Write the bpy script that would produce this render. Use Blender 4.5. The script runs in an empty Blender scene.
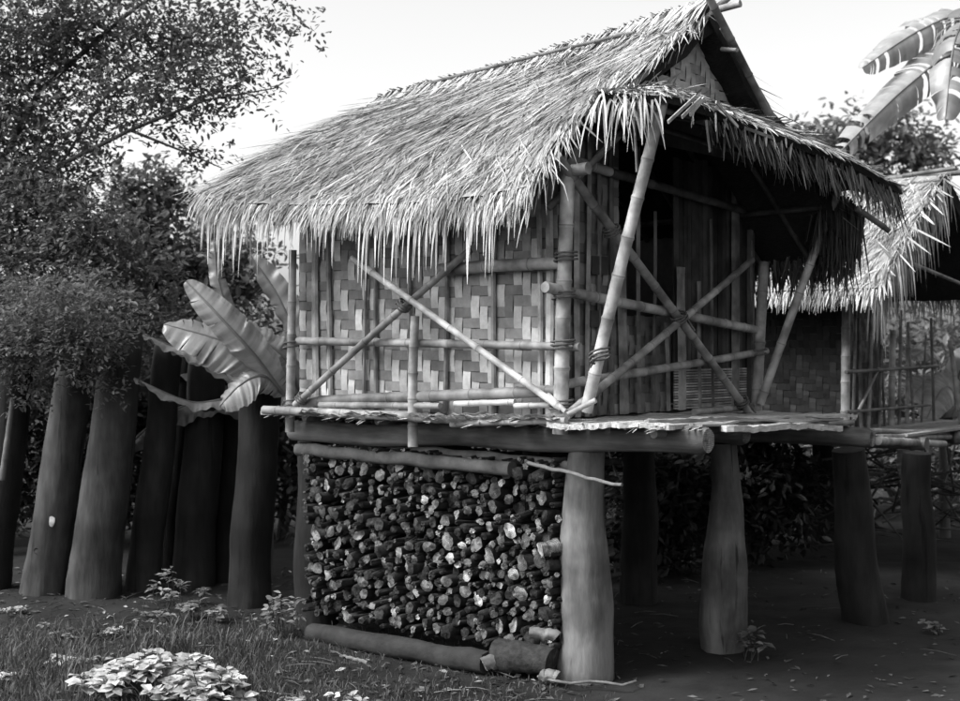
import bpy, math, random
import numpy as np
from mathutils import Vector, Matrix, noise

scene = bpy.context.scene
C = scene.collection
R = math.radians
rnd = random.Random(7)

# ------------------------------------------------------------------ camera, sky, sun, exposure
F = 1400.0                      # focal length in photo pixels (960 wide)
EYE, HORIZON = 1.6, 345.0
cam_data = bpy.data.cameras.new('camera')
cam = bpy.data.objects.new('camera', cam_data)
C.objects.link(cam)
cam.location = (0, 0, EYE)
cam.rotation_euler = (R(90), 0, 0)
cam_data.sensor_width = 36.0
cam_data.lens = 36.0 * F / 960.0
cam_data.shift_y = -(350.5 - HORIZON) / 960.0
cam_data.clip_start, cam_data.clip_end = 0.1, 2000
scene.camera = cam
cam_data.dof.use_dof = True
cam_data.dof.focus_distance = 6.7
cam_data.dof.aperture_fstop = 3.5

SUN_ELEV, SUN_AZ = 46.0, 250.0   # azimuth clockwise from +Y: veiled sun on the left, a little behind the camera
world = bpy.data.worlds.new('World')
scene.world = world
world.use_nodes = True
wn, wl = world.node_tree.nodes, world.node_tree.links
wn.clear()
sky = wn.new('ShaderNodeTexSky')
sky.sky_type = 'NISHITA'
sky.sun_disc = False
sky.sun_elevation = R(SUN_ELEV)
sky.sun_rotation = R(SUN_AZ)
sky.air_density = 1.0
sky.dust_density = 4.0
bw = wn.new('ShaderNodeRGBToBW')
bg = wn.new('ShaderNodeBackground')
bg.inputs['Strength'].default_value = 0.135
wo = wn.new('ShaderNodeOutputWorld')
wl.new(sky.outputs[0], bw.inputs[0])
wl.new(bw.outputs[0], bg.inputs[0])
wl.new(bg.outputs[0], wo.inputs[0])

sun_data = bpy.data.lights.new('sun', 'SUN')
sun_data.energy = 1.4
sun_data.angle = R(20)
sun = bpy.data.objects.new('sun', sun_data)
C.objects.link(sun)
_az, _el = R(SUN_AZ), R(SUN_ELEV)
to_sun = Vector((math.sin(_az) * math.cos(_el), math.cos(_az) * math.cos(_el), math.sin(_el)))
sun.rotation_euler = to_sun.to_track_quat('Z', 'Y').to_euler()
sun.location = to_sun * 30

vs = scene.view_settings
vs.view_transform = 'Standard'
vs.look = 'None'
vs.exposure = 1.5
vs.gamma = 1.0
vs.use_curve_mapping = False
scene.render.engine = 'CYCLES'
scene.cycles.use_denoising = True
scene.cycles.max_bounces = 5
scene.cycles.diffuse_bounces = 3
scene.cycles.transparent_max_bounces = 6

# ------------------------------------------------------------------ materials (all neutral greys: the photograph is black and white)
def mat(name, lo, hi, scale=8.0, stretch=(1, 1, 1), rough=0.85, tone=False, bump=0.0, translucent=0.0, detail=5.0, spec=0.25,
        blotch=None, cracks=None, rings=False):
    m = bpy.data.materials.new(name)
    m.use_nodes = True
    n, l = m.node_tree.nodes, m.node_tree.links
    n.clear()
    out = n.new('ShaderNodeOutputMaterial')
    tc = n.new('ShaderNodeTexCoord')
    mp = n.new('ShaderNodeMapping')
    mp.inputs['Scale'].default_value = stretch
    l.new(tc.outputs['Object'], mp.inputs[0])
    nz = n.new('ShaderNodeTexNoise')
    nz.inputs['Scale'].default_value = scale
    nz.inputs['Detail'].default_value = detail
    nz.inputs['Roughness'].default_value = 0.62
    l.new(mp.outputs[0], nz.inputs[0])
    mr = n.new('ShaderNodeMapRange')
    mr.inputs['From Min'].default_value = 0.3
    mr.inputs['From Max'].default_value = 0.7
    mr.inputs['To Min'].default_value = lo
    mr.inputs['To Max'].default_value = hi
    l.new(nz.outputs[0], mr.inputs[0])
    val = mr.outputs[0]
    if blotch:
        bsc, bmin = blotch
        n2 = n.new('ShaderNodeTexNoise')
        n2.inputs['Scale'].default_value = bsc
        n2.inputs['Detail'].default_value = 3
        l.new(tc.outputs['Object'], n2.inputs[0])
        r2 = n.new('ShaderNodeMapRange')
        r2.inputs['From Min'].default_value = 0.35
        r2.inputs['From Max'].default_value = 0.6
        r2.inputs['To Min'].default_value = bmin
        r2.inputs['To Max'].default_value = 1.0
        l.new(n2.outputs[0], r2.inputs[0])
        mu = n.new('ShaderNodeMath'); mu.operation = 'MULTIPLY'
        l.new(val, mu.inputs[0]); l.new(r2.outputs[0], mu.inputs[1])
        val = mu.outputs[0]
    if cracks:
        m3 = n.new('ShaderNodeMapping'); m3.inputs['Scale'].default_value = (1, 1, 0.045)
        l.new(tc.outputs['Object'], m3.inputs[0])
        n3 = n.new('ShaderNodeTexNoise'); n3.inputs['Scale'].default_value = cracks; n3.inputs['Detail'].default_value = 4
        l.new(m3.outputs[0], n3.inputs[0])
        r3 = n.new('ShaderNodeMapRange')
        r3.inputs['From Min'].default_value = 0.29; r3.inputs['From Max'].default_value = 0.36
        r3.inputs['To Min'].default_value = 0.3; r3.inputs['To Max'].default_value = 1.0
        l.new(n3.outputs[0], r3.inputs[0])
        mu = n.new('ShaderNodeMath'); mu.operation = 'MULTIPLY'
        l.new(val, mu.inputs[0]); l.new(r3.outputs[0], mu.inputs[1])
        val = mu.outputs[0]
    if rings:
        wv = n.new('ShaderNodeTexWave'); wv.wave_type = 'RINGS'; wv.rings_direction = 'Y'
        wv.inputs['Scale'].default_value = 42; wv.inputs['Distortion'].default_value = 3.0; wv.inputs['Detail'].default_value = 2
        l.new(tc.outputs['Object'], wv.inputs[0])
        r3 = n.new('ShaderNodeMapRange'); r3.inputs['To Min'].default_value = 0.55; r3.inputs['To Max'].default_value = 1.15
        l.new(wv.outputs['Fac'], r3.inputs[0])
        mu = n.new('ShaderNodeMath'); mu.operation = 'MULTIPLY'
        l.new(val, mu.inputs[0]); l.new(r3.outputs[0], mu.inputs[1])
        val = mu.outputs[0]
    if tone:
        at = n.new('ShaderNodeAttribute')
        at.attribute_name = 'tone'
        mu = n.new('ShaderNodeMath'); mu.operation = 'MULTIPLY'
        l.new(val, mu.inputs[0]); l.new(at.outputs['Fac'], mu.inputs[1])
        val = mu.outputs[0]
    cc = n.new('ShaderNodeCombineColor')
    for k in range(3):
        l.new(val, cc.inputs[k])
    pb = n.new('ShaderNodeBsdfPrincipled')
    pb.inputs['Roughness'].default_value = rough
    pb.inputs['Specular IOR Level'].default_value = spec
    l.new(cc.outputs[0], pb.inputs['Base Color'])
    if bump:
        bp = n.new('ShaderNodeBump')
        bp.inputs['Strength'].default_value = bump
        bp.inputs['Distance'].default_value = 0.02
        l.new(nz.outputs[0], bp.inputs['Height'])
        l.new(bp.outputs[0], pb.inputs['Normal'])
    sh = pb.outputs[0]
    if translucent:
        tr = n.new('ShaderNodeBsdfTranslucent')
        l.new(cc.outputs[0], tr.inputs[0])
        mx = n.new('ShaderNodeMixShader')
        mx.inputs[0].default_value = translucent
        l.new(sh, mx.inputs[1]); l.new(tr.outputs[0], mx.inputs[2])
        sh = mx.outputs[0]
    l.new(sh, out.inputs[0])
    return m

M = {}
M['thatch'] = mat('thatch_straw', 0.31, 0.53, 14, (1, 1, 1), 0.8, tone=True, spec=0.3)
M['thatch_under'] = mat('shaded_thatch_core', 0.008, 0.028, 30, (1, 6, 1), 0.95, bump=0.4)  # near-black: the shade under the roof is put into the colour
M['bamboo'] = mat('weathered_bamboo', 0.24, 0.46, 9, (1, 1, 1), 0.55, tone=True, bump=0.2, blotch=(8, 0.42))
M['weave'] = mat('woven_bamboo_strip', 0.34, 0.52, 22, (1, 1, 1), 0.6, tone=True, blotch=(2.2, 0.6))
M['post'] = mat('grey_timber_post', 0.10, 0.24, 6, (2.2, 2.2, 0.5), 0.85, tone=True, bump=0.5, blotch=(5, 0.55), cracks=24)
M['beam'] = mat('weathered_beam', 0.07, 0.20, 7, (0.35, 2.4, 2.4), 0.85, bump=0.5, blotch=(3, 0.5))
M['shadedpost'] = mat('shaded_timber_post', 0.016, 0.045, 6, (2.2, 2.2, 0.5), 0.9, bump=0.5, blotch=(3, 0.45), tone=True, cracks=22)  # darker copy of the post timber, shade put into the colour
M['log'] = mat('barked_log', 0.04, 0.11, 9, (1, 1, 1), 0.9, bump=0.6, tone=True)
M['bark'] = mat('firewood_bark', 0.012, 0.045, 24, (1, 1, 1), 0.9, bump=0.6)
M['plank'] = mat('split_bamboo_plank', 0.22, 0.5, 10, (6, 0.6, 4), 0.8, tone=True, bump=0.4)
M['soil'] = mat('dark_soil', 0.006, 0.022, 3.0, (1, 1, 1), 0.95, bump=0.7, detail=9, blotch=(0.9, 0.55))
M['grass'] = mat('grass_blade', 0.045, 0.095, 3, (1, 1, 1), 0.75, tone=True, translucent=0.25)
M['litter'] = mat('dead_leaf', 0.06, 0.2, 20, (1, 1, 1), 0.85, tone=True)
M['leaf'] = mat('dark_leaf', 0.10, 0.16, 2, (1, 1, 1), 0.5, tone=True, translucent=0.5, spec=0.4)
M['paleleaf'] = mat('pale_leaf', 0.36, 0.56, 10, (1, 1, 1), 0.6, tone=True, translucent=0.2)
M['banana'] = mat('banana_leaf', 0.10, 0.18, 5, (1, 1, 1), 0.38, tone=True, translucent=0.25, spec=0.6)
M['bananastem'] = mat('banana_stem', 0.05, 0.13, 6, (2, 2, 0.4), 0.7)
M['trunk'] = mat('tree_bark', 0.03, 0.09, 9, (2, 2, 0.5), 0.95, bump=0.6)
M['rope'] = mat('dark_lashing', 0.05, 0.12, 40, (1, 1, 1), 0.9)
M['palerope'] = mat('pale_vine', 0.09, 0.17, 30, (1, 1, 1), 0.8)
for i, (lo, hi) in enumerate([(0.012, 0.04), (0.03, 0.08), (0.07, 0.17), (0.17, 0.34), (0.32, 0.6)]):
    M['cut%d' % i] = mat('cut_wood_%s' % ['blackish', 'dark', 'grey', 'light', 'pale'][i], lo, hi, 40, (1, 1, 1), 0.85, bump=0.4, detail=3, rings=True, blotch=(16, 0.25))  # dark blotches imitate half-lit cut ends in the colour

# ------------------------------------------------------------------ mesh helpers
class MB:
    """collects faces and links them as one mesh object"""
    def __init__(self):
        self.v, self.f, self.t, self.m = [], [], [], []

    def add(self, verts, faces, tone=1.0, mi=0):
        o = len(self.v)
        self.v.extend(tuple(p) for p in verts)
        self.f.extend(tuple(i + o for i in f) for f in faces)
        self.t.extend([tone] * len(faces))
        self.m.extend([mi] * len(faces))

    def strip(self, pts, side, widths, tone=1.0, mi=0, fold=0.0, up=None):
        """ribbon along pts; side = one vector or one per point"""
        vs_, fs = [], []
        per = not isinstance(side, Vector)
        for k, p in enumerate(pts):
            s = side[k] if per else side
            w = widths[k] * 0.5
            vs_.append(p - s * w); vs_.append(p + s * w)
        for k in range(len(pts) - 1):
            fs.append((2 * k, 2 * k + 1, 2 * k + 3, 2 * k + 2))
        self.add(vs_, fs, tone, mi)

    def tube(self, pts, radii, seg=9, tone=1.0, mi=0, cap_mi=None, jitter=0.0, r=None):
        r = r or rnd
        n = len(pts)
        vs_, fs, mis = [], [], []
        prev = None
        ph = [1 + jitter * r.uniform(-1, 1) for _ in range(seg)]
        for k in range(n):
            d = (pts[min(k + 1, n - 1)] - pts[max(k - 1, 0)]).normalized()
            if prev is None:
                a = Vector((0, 0, 1)) if abs(d.z) < 0.9 else Vector((1, 0, 0))
                e1 = d.cross(a).normalized()
            else:
                e1 = (prev - d * prev.dot(d)).normalized()
            prev = e1
            e2 = d.cross(e1)
            for j in range(seg):
                an = 2 * math.pi * j / seg
                rr = radii[k] * ph[j] * (1 + 0.35 * jitter * r.uniform(-1, 1))
                vs_.append(pts[k] + (e1 * math.cos(an) + e2 * math.sin(an)) * rr)
        for k in range(n - 1):
            for j in range(seg):
                j2 = (j + 1) % seg
                fs.append((k * seg + j, k * seg + j2, (k + 1) * seg + j2, (k + 1) * seg + j))
        self.add(vs_, fs, tone, mi)
        cm = mi if cap_mi is None else cap_mi
        self.add([vs_[j] for j in range(seg)], [tuple(range(seg))[::-1]], tone, cm)
        self.add([vs_[(n - 1) * seg + j] for j in range(seg)], [tuple(range(seg))], tone, cm)

    def box(self, c, ex, ey, ez, tone=1.0, mi=0):
        vs_ = [c + ex * sx + ey * sy + ez * sz for sx in (-1, 1) for sy in (-1, 1) for sz in (-1, 1)]
        fs = [(0, 1, 3, 2), (4, 6, 7, 5), (0, 4, 5, 1), (2, 3, 7, 6), (0, 2, 6, 4), (1, 5, 7, 3)]
        self.add(vs_, fs, tone, mi)

    def build(self, name, mats, parent=None, smooth=False):
        me = bpy.data.meshes.new(name)
        me.from_pydata(self.v, [], self.f)
        if not isinstance(mats, (list, tuple)):
            mats = [mats]
        for m in mats:
            me.materials.append(m)
        me.polygons.foreach_set('material_index', self.m)
        if smooth:
            me.polygons.foreach_set('use_smooth', [True] * len(self.f))
        a = me.attributes.new('tone', 'FLOAT', 'FACE')
        a.data.foreach_set('value', self.t)
        me.update()
        o = bpy.data.objects.new(name, me)
        C.objects.link(o)
        if parent is not None:
            o.parent = parent
        return o

def tag(o, label=None, cat=None, group=None, kind=None):
    if label: o['label'] = label
    if cat: o['category'] = cat
    if group: o['group'] = group
    if kind: o['kind'] = kind
    return o

def empty(name, loc, rz=0.0):
    o = bpy.data.objects.new(name, None)
    o.empty_display_size = 0.2
    C.objects.link(o)
    o.location = loc
    o.rotation_euler = (0, 0, rz)
    return o

def V(*a):
    return Vector(a)

def lerp(a, b, t):
    return a + (b - a) * t

def curve(p0, p1, n, bend=None):
    return [lerp(p0, p1, k / (n - 1)) + (bend * math.sin(math.pi * k / (n - 1)) if bend else V(0, 0, 0)) for k in range(n)]

def interp(x, xs, ys):
    return float(np.interp(x, xs, ys))

def bamboo(mb, p0, p1, r, tone=1.0, seg=10, node=0.24, taper=0.9, bend=0.0, mi=0, cap_mi=None):
    """a pole with swollen nodes and a slight bow"""
    L = (p1 - p0).length
    d = (p1 - p0).normalized()
    side = d.cross(V(0.3, 0.5, 0.8)).normalized()
    ts, rs = [0.0], [1.0]
    x = node * rnd.uniform(0.3, 0.9)
    while x < L - 0.03:
        for dx, k in ((-0.012, 1.0), (-0.003, 1.10), (0.004, 1.10), (0.013, 0.98)):
            if 0 < x + dx < L:
                ts.append((x + dx) / L); rs.append(k)
        x += node * rnd.uniform(0.7, 1.3)
    ts.append(1.0); rs.append(1.0)
    pts = [lerp(p0, p1, t) + side * (bend * math.sin(math.pi * t)) for t in ts]
    f0 = len(mb.f)
    mb.tube(pts, [r * .93 * k * (1 - (1 - taper) * t) for t, k in zip(ts, rs)], seg, tone, mi, cap_mi, jitter=0.04)
    inter = rnd.uniform(.85, 1.1)
    for k in range(len(pts) - 1):
        if (k - 1) % 4 == 0 and k < len(pts) - 3 : inter = rnd.uniform(.8, 1.12)
        tk = tone * (.62 if rs[k] > 1.08 and rs[k + 1] > 1.08 else inter)
        for j in range(seg): mb.t[f0 + k * seg + j] = tk

def W(px, py, Y):
    """photo pixel at depth Y -> world point"""
    return V((px - 480) / F * Y, Y, EYE - (py - HORIZON) / F * Y)

# ------------------------------------------------------------------ ground
def ground_z(x, y):
    z = 0.03 * noise.noise(V(x * 0.5, y * 0.5, 3.1)) + 0.012 * noise.noise(V(x * 2.3, y * 2.3, 1.7)) + 0.009 * noise.noise(V(x * 6.5, y * 6.5, 5.2)) + 0.006 * noise.noise(V(x * 14, y * 14, 8.1))
    return z

def ground():
    def axis(lo, hi, c0, c1, step):
        a = list(np.arange(c0, c1 + 1e-6, step))
        g, x = step, c1
        while x < hi:
            g *= 1.45; x += g; a.append(min(x, hi))
        g, x = step, c0
        while x > lo:
            g *= 1.45; x -= g; a.insert(0, max(x, lo))
        return sorted(set(round(float(k), 4) for k in a))
    xs = axis(-600, 600, -3.6, 4.4, 0.055)
    ys = axis(-60, 900, 5.6, 10.5, 0.055)
    vs_ = [(x, y, ground_z(x, y)) for y in ys for x in xs]
    nx = len(xs)
    fs = [(j * nx + i, j * nx + i + 1, (j + 1) * nx + i + 1, (j + 1) * nx + i) for j in range(len(ys) - 1) for i in range(nx - 1)]
    mb = MB(); mb.add(vs_, fs)
    o = mb.build('ground', M['soil'], smooth=True)
    o['kind'] = 'structure'
ground()

# ------------------------------------------------------------------ hut frame: local x = -a (a runs left along the long wall), local y = b (along the porch end)
ORIGIN = V(0.391, 6.6, 0)
ROT = math.atan2(-0.63, 0.776)
UX, UY = V(math.cos(ROT), math.sin(ROT), 0), V(-math.sin(ROT), math.cos(ROT), 0)

def L(a, b, z):
    return V(-a, b, z)

class Frame:
    def __init__(self, origin): self.o = origin
    def onb(self, px, py, b):      # photo pixel on the plane b = const, as a local point
        k = (px - 480) / F
        base = self.o + UY * b
        # base - a*UX : (bx - a ux)= k (by - a uy)
        a = (base.x - k * base.y) / (UX.x - k * UX.y)
        Y = base.y - a * UX.y
        return L(a, b, EYE - (py - HORIZON) / F * Y)
    def ona(self, px, py, a):      # on the plane a = const
        k = (px - 480) / F
        base = self.o - UX * a
        b = (k * base.y - base.x) / (UY.x - k * UY.y)
        Y = base.y + b * UY.y
        return L(a, b, EYE - (py - HORIZON) / F * Y)

H1 = Frame(ORIGIN)

# woven bamboo sheet: real floats over and under, two by two
def weave(mb, o, eu, ev, w, h, cell, nrm, inside=None, seed=1, vt=(0.75, 1.25), ht=(0.4, 0.7)):
    r = random.Random(seed)
    nu, nv = int(w / cell), int(h / cell)
    ins = inside or (lambda u, v: True)
    mb.add([o - nrm * 0.006, o - nrm * 0.006 + eu * w, o - nrm * 0.006 + eu * w + ev * h, o - nrm * 0.006 + ev * h], [(0, 1, 2, 3)], 0.25) if inside is None else None
    def up(i, j): return ((i + j) % 4) < 2
    g = 0.004
    for i in range(nu):
        j = 0
        tcol = r.uniform(0.85, 1.15)
        while j < nv:
            k = j
            while k < nv and up(i, k) == up(i, j): k += 1
            if up(i, j):
                t = r.uniform(*vt) * tcol
                if r.random() < 0.18: t *= 0.55
                u0, u1 = i * cell + g * r.random(), (i + 1) * cell - g * r.random()
                v0, v1 = j * cell - 0.004, k * cell + 0.004
                if ins((u0 + u1) / 2, (v0 + v1) / 2):
                    vm = (v0 + v1) / 2
                    P = []
                    for v_, d in ((v0, -0.002), (vm - cell * 0.4, 0.0025), (vm + cell * 0.4, 0.0025), (v1, -0.002)):
                        P += [o + eu * u0 + ev * v_ + nrm * d, o + eu * u1 + ev * v_ + nrm * (d + r.uniform(-.001, .001))]
                    mb.add(P, [(0, 1, 3, 2), (2, 3, 5, 4), (4, 5, 7, 6)], t)
            j = k
    for j in range(nv):
        i = 0
        trow = r.uniform(0.85, 1.15)
        while i < nu:
            k = i
            while k < nu and up(k, j) == up(i, j): k += 1
            if not up(i, j):
                t = r.uniform(*ht) * trow
                u0, u1 = i * cell - 0.004, k * cell + 0.004
                v0, v1 = j * cell + g * r.random(), (j + 1) * cell - g * r.random()
                if ins((u0 + u1) / 2, (v0 + v1) / 2):
                    um = (u0 + u1) / 2
                    P = []
                    for u_, d in ((u0, -0.003), (um - cell * 0.4, 0.002), (um + cell * 0.4, 0.002), (u1, -0.003)):
                        P += [o + eu * u_ + ev * v0 + nrm * d, o + eu * u_ + ev * v1 + nrm * d]
                    mb.add(P, [(0, 2, 3, 1), (2, 4, 5, 3), (4, 6, 7, 5)], t)
            i = k

# thatch: a thick core plus thousands of straw blades
class Slope:
    """p(a_frac 0..1 left->verge, s 0 eave..1 ridge)"""
    def __init__(self, fn): self.fn = fn
    def nrm(self, u, s):
        e = 0.01
        d1 = self.fn(u + e, s) - self.fn(u - e, s)
        d2 = self.fn(u, s + e) - self.fn(u, s - e)
        n = d1.cross(d2).normalized()
        return n if n.z > 0 else -n

def thatch_core(mb, S, thick, nu=30, ns=14, mi_top=0, mi_under=1, r=None):
    top, bot = [], []
    for i in range(nu + 1):
        for j in range(ns + 1):
            u, s = i / nu, j / ns
            p = S.fn(u, s); n = S.nrm(u, s)
            k = 0.5 + 0.5 * min(1, s * 6)
            top.append(p + n * (thick * 0.25 * r.uniform(0.6, 1.2)))
            bot.append(p - n * (thick * k * r.uniform(0.75, 1.1)))
    w = ns + 1
    fs = [(i * w + j, (i + 1) * w + j, (i + 1) * w + j + 1, i * w + j + 1) for i in range(nu) for j in range(ns)]
    mb.add(top, fs, 0.55, mi_top)
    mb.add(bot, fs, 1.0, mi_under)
    N = (nu + 1) * w
    ring = [i * w for i in range(nu + 1)] + [nu * w + j for j in range(1, w)] + [i * w + ns for i in range(nu - 1, -1, -1)] + [j for j in range(ns - 1, 0, -1)]
    q = top + bot
    es = [(ring[k], ring[(k + 1) % len(ring)], ring[(k + 1) % len(ring)] + N, ring[k] + N) for k in range(len(ring))]
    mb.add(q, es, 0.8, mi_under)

def blade(mb, S, u, s, length, slope_len, wander, lift, width, tone, droop, r, nseg=4, eave_clip=True):
    pts = []
    step = length / nseg
    n0 = S.nrm(u, max(0.02, min(0.98, s)))
    du = wander
    cur_u, cur_s, p = u, s, None
    e = 0.02
    base_dir = None
    for k in range(nseg + 1):
        f = k / nseg
        if cur_s >= 0:
            p = S.fn(cur_u, cur_s) + n0 * (lift * (0.3 + 0.9 * f) + 0.012)
            nxt_s = cur_s - step / slope_len
            nxt_u = cur_u + du * step
            base_dir = (S.fn(nxt_u, nxt_s) - S.fn(cur_u, cur_s)).normalized()
        else:
            base_dir = (base_dir + V(0, 0, -1) * droop).normalized()
            p = p + base_dir * step
        pts.append(p.copy())
        cur_s -= step / slope_len
        cur_u += du * step
    d = (pts[1] - pts[0]).normalized()
    side = d.cross(n0).normalized()
    side = (side + n0 * r.uniform(-0.7, 0.7)).normalized()
    ws = [width * x for x in np.interp(np.linspace(0, 1, nseg + 1), [0, .2, .65, 1], [.8, 1, .9, .15])]
    mb.strip(pts, side, ws, tone)

def thatch_tone(r):
    x = r.random()
    if x < 0.16: return r.uniform(0.22, 0.5)
    if x < 0.8: return r.uniform(0.6, 1.05)
    return r.uniform(1.05, 1.45)

def thatch(mb, S, width_m, slope_len, r, rows, per_m, blade_len=(0.3, 0.5), u_lo=0.0, u_hi=1.0, fringe=300, fringe_len=(0.3, 0.55), droop=(0.15, 0.5), w=(0.006, 0.014)):
    for j in range(rows):
        s0 = (j + 0.6) / rows
        n = int(width_m * per_m)
        for i in range(n):
            u = r.uniform(u_lo, u_hi)
            s = min(0.995, max(0.01, s0 + r.gauss(0, 0.022)))
            ln = r.uniform(*blade_len)
            if s < .14: ln *= .55 + s * 3
            wander = r.gauss(0.0, 0.24)
            lift = r.uniform(0.0, 0.022) if r.random() > 0.04 else r.uniform(0.03, 0.07)
            blade(mb, S, u, s, ln, slope_len, wander / width_m * 1.6, lift, r.uniform(*w), thatch_tone(r) * (.82 + .55 * noise.noise(V(u * 7, s * 6, 4.2)) + .12 * math.sin(s * rows * 1.6)), r.uniform(*droop), r, 3)
    for i in range(fringe):
        u = r.uniform(u_lo, u_hi)
        # locks of straw: the fringe hangs in uneven bunches
        lock = 0.75 + 0.5 * noise.noise(V(u * 22, 1.3, 0))
        ln = r.uniform(*fringe_len) * max(0.45, lock)
        if r.random() < 0.10: ln *= 1.35
        blade(mb, S, u, r.uniform(0.05, 0.2), ln, slope_len, r.gauss(0, 0.22) / width_m, r.uniform(0, 0.02), r.uniform(0.006, 0.013), thatch_tone(r) * 0.95, r.uniform(droop[0], droop[1] * 1.6), r, 6)

# ------------------------------------------------------------------ the granary hut
hut = empty('thatched_hut', ORIGIN, ROT)
tag(hut, 'thatched bamboo hut with crossed braces, raised on stout posts above the stacked firewood', 'hut')

def part(name, mb, m, parent=None, smooth=False):
    return mb.build(name, m, parent or hut, smooth)

def post_mb(base, top, prof, seg=20, jit=0.025, tone=1.0):
    mb = MB()
    n = 26
    pts, rs = [], []
    for k in range(n):
        t = k / (n - 1)
        wob = V(noise.noise(base * 3 + V(top.x * 7, 0, t * 2.5)), noise.noise(base * 5 + V(t * 2.5, top.x * 9, 0)), 0) * 0.022
        pts.append(lerp(base, top, t) + wob)
        rs.append(interp(t, [x for x, _ in prof], [y for _, y in prof]) * (1 + .05 * noise.noise(V(t * 6, top.x * 5, base.x * 3 + top.y))))
    mb.tube(pts, rs, seg, tone, jitter=jit)
    return mb

def stilt(a, b, top, prof, parent=None, m='shadedpost', tone=.6):
    mb = post_mb(L(a, b, -0.06), L(*top), prof, tone=tone)
    return part('stilt', mb, M[m], parent, smooth=True)

stilt(0.03, 0.22, (0.0, 0.20, 1.10), [(0, .142), (.1, .136), (.35, .127), (.6, .113), (.8, .097), (1, .085)], m='post', tone=.85)
stilt(-0.187, 1.208, (-0.19, 1.19, 1.08), [(0, .118), (.15, .127), (.4, .122), (.6, .10), (.8, .075), (1, .07)], m='post', tone=.6)
stilt(-0.467, 2.349, (-0.44, 2.2, 1.0), [(0, .135), (.3, .125), (.7, .105), (1, .095)])
stilt(1.98, 0.30, (1.94, 0.28, 1.05), [(0, .13), (.5, .12), (1, .1)])
stilt(1.80, 1.15, (1.80, 1.15, 1.05), [(0, .13), (.5, .12), (1, .1)])
stilt(1.80, 2.05, (1.80, 2.05, 1.03), [(0, .13), (.5, .12), (1, .1)])
stilt(0.85, 2.0, (0.85, 2.0, 1.05), [(0, .12), (.5, .11), (1, .09)])

def beam(p0, p1, r0, r1, endlight=True):
    mb = MB()
    n = 12
    pts = [lerp(p0, p1, k / (n - 1)) + V(0, 0, 0.01 * math.sin(k * 1.3)) for k in range(n)]
    rs = [r0 + (r1 - r0) * k / (n - 1) for k in range(n)]
    rs[0] *= 0.82
    pts.insert(1, lerp(pts[0], pts[1], 0.12)); rs.insert(1, r0)
    mb.tube(pts, rs, 16, 1.0, 0, 1, jitter=0.03)
    return part('floor_beam', mb, [M['beam'], M['cut3']], None, True)
beam(L(-0.70, 0.14, 1.172), L(1.98, 0.14, 1.105), 0.066, 0.058)
beam(L(-0.34, 1.16, 1.135), L(1.95, 1.16, 1.115), 0.062, 0.058)
beam(L(-0.64, 2.06, 1.078), L(1.95, 2.06, 1.110), 0.055, 0.055)

# bearers across the beams (along b)
for a in (-0.5, 0.02, 0.6, 1.2, 1.75):
    mb = MB()
    bamboo(mb, L(a, 0.0, 1.20), L(a, 2.1, 1.16 if a < 0 else 1.185), 0.022, 0.6)
    part('bearer', mb, M['bamboo'], None, True)

# deck of flattened bamboo, boards run along b with ragged ends
r = random.Random(21)
a = -0.68
while a < 1.98:
    w = r.uniform(0.075, 0.125)
    b0 = -0.10 + r.uniform(-0.06, 0.05)
    b1 = (1.56 if a < -0.55 else 2.15) + r.uniform(-0.06, 0.08)
    if a < -0.6: b0 = 0.12
    mb = MB()
    n = 18
    top, bot = [], []
    zb = 1.232 - 0.01 * (a > 0.5)
    for k in range(n + 1):
        t = k / n
        b = b0 + (b1 - b0) * t
        sag = -0.055 * max(0, t - 0.3) if a < 0.0 else -0.012 * math.sin(t * 3)
        curl = 0.018 * noise.noise(V(a * 9, b * 5, 2)) + 0.006 * math.sin(t * 9 + a * 20)
        e0, e1 = r.uniform(-.008, .008), r.uniform(-.008, .008)
        top += [L(a + e0, b, zb + sag + curl + 0.012), L(a + w * 0.94 + e1, b + r.uniform(-.02, .02), zb + sag - curl * 0.5 + 0.012)]
    th = r.uniform(0.010, 0.022)
    bot = [p - V(0, 0, th) for p in top]
    N = len(top)
    fs = []
    for k in range(n):
        i = 2 * k
        fs += [(i, i + 1, i + 3, i + 2), (N + i, N + i + 2, N + i + 3, N + i + 1), (i, i + 2, N + i + 2, N + i), (i + 1, N + i + 1, N + i + 3, i + 3)]
    fs += [(0, N, N + 1, 1), (N - 2, N - 1, 2 * N - 1, 2 * N - 2)]
    mb.add(top + bot, fs, r.uniform(0.55, 1.25))
    # frayed splinters at the near end
    for q in range(r.randint(3, 7)):
        aa = a + r.uniform(0, w)
        p = L(aa, b0 + 0.05, zb + r.uniform(-0.006, 0.016))
        q2 = p + V(r.uniform(-.03, .03), -r.uniform(.06, .14), r.uniform(-.03, .012))
        mb.strip([p, lerp(p, q2, .6), q2], V(1, 0, r.uniform(-.5, .5)).normalized(), [.016, .012, .004], r.uniform(.7, 1.4))
    part('deck_plank', mb, M['plank'])
    a += w + r.uniform(0.002, 0.012)

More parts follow.
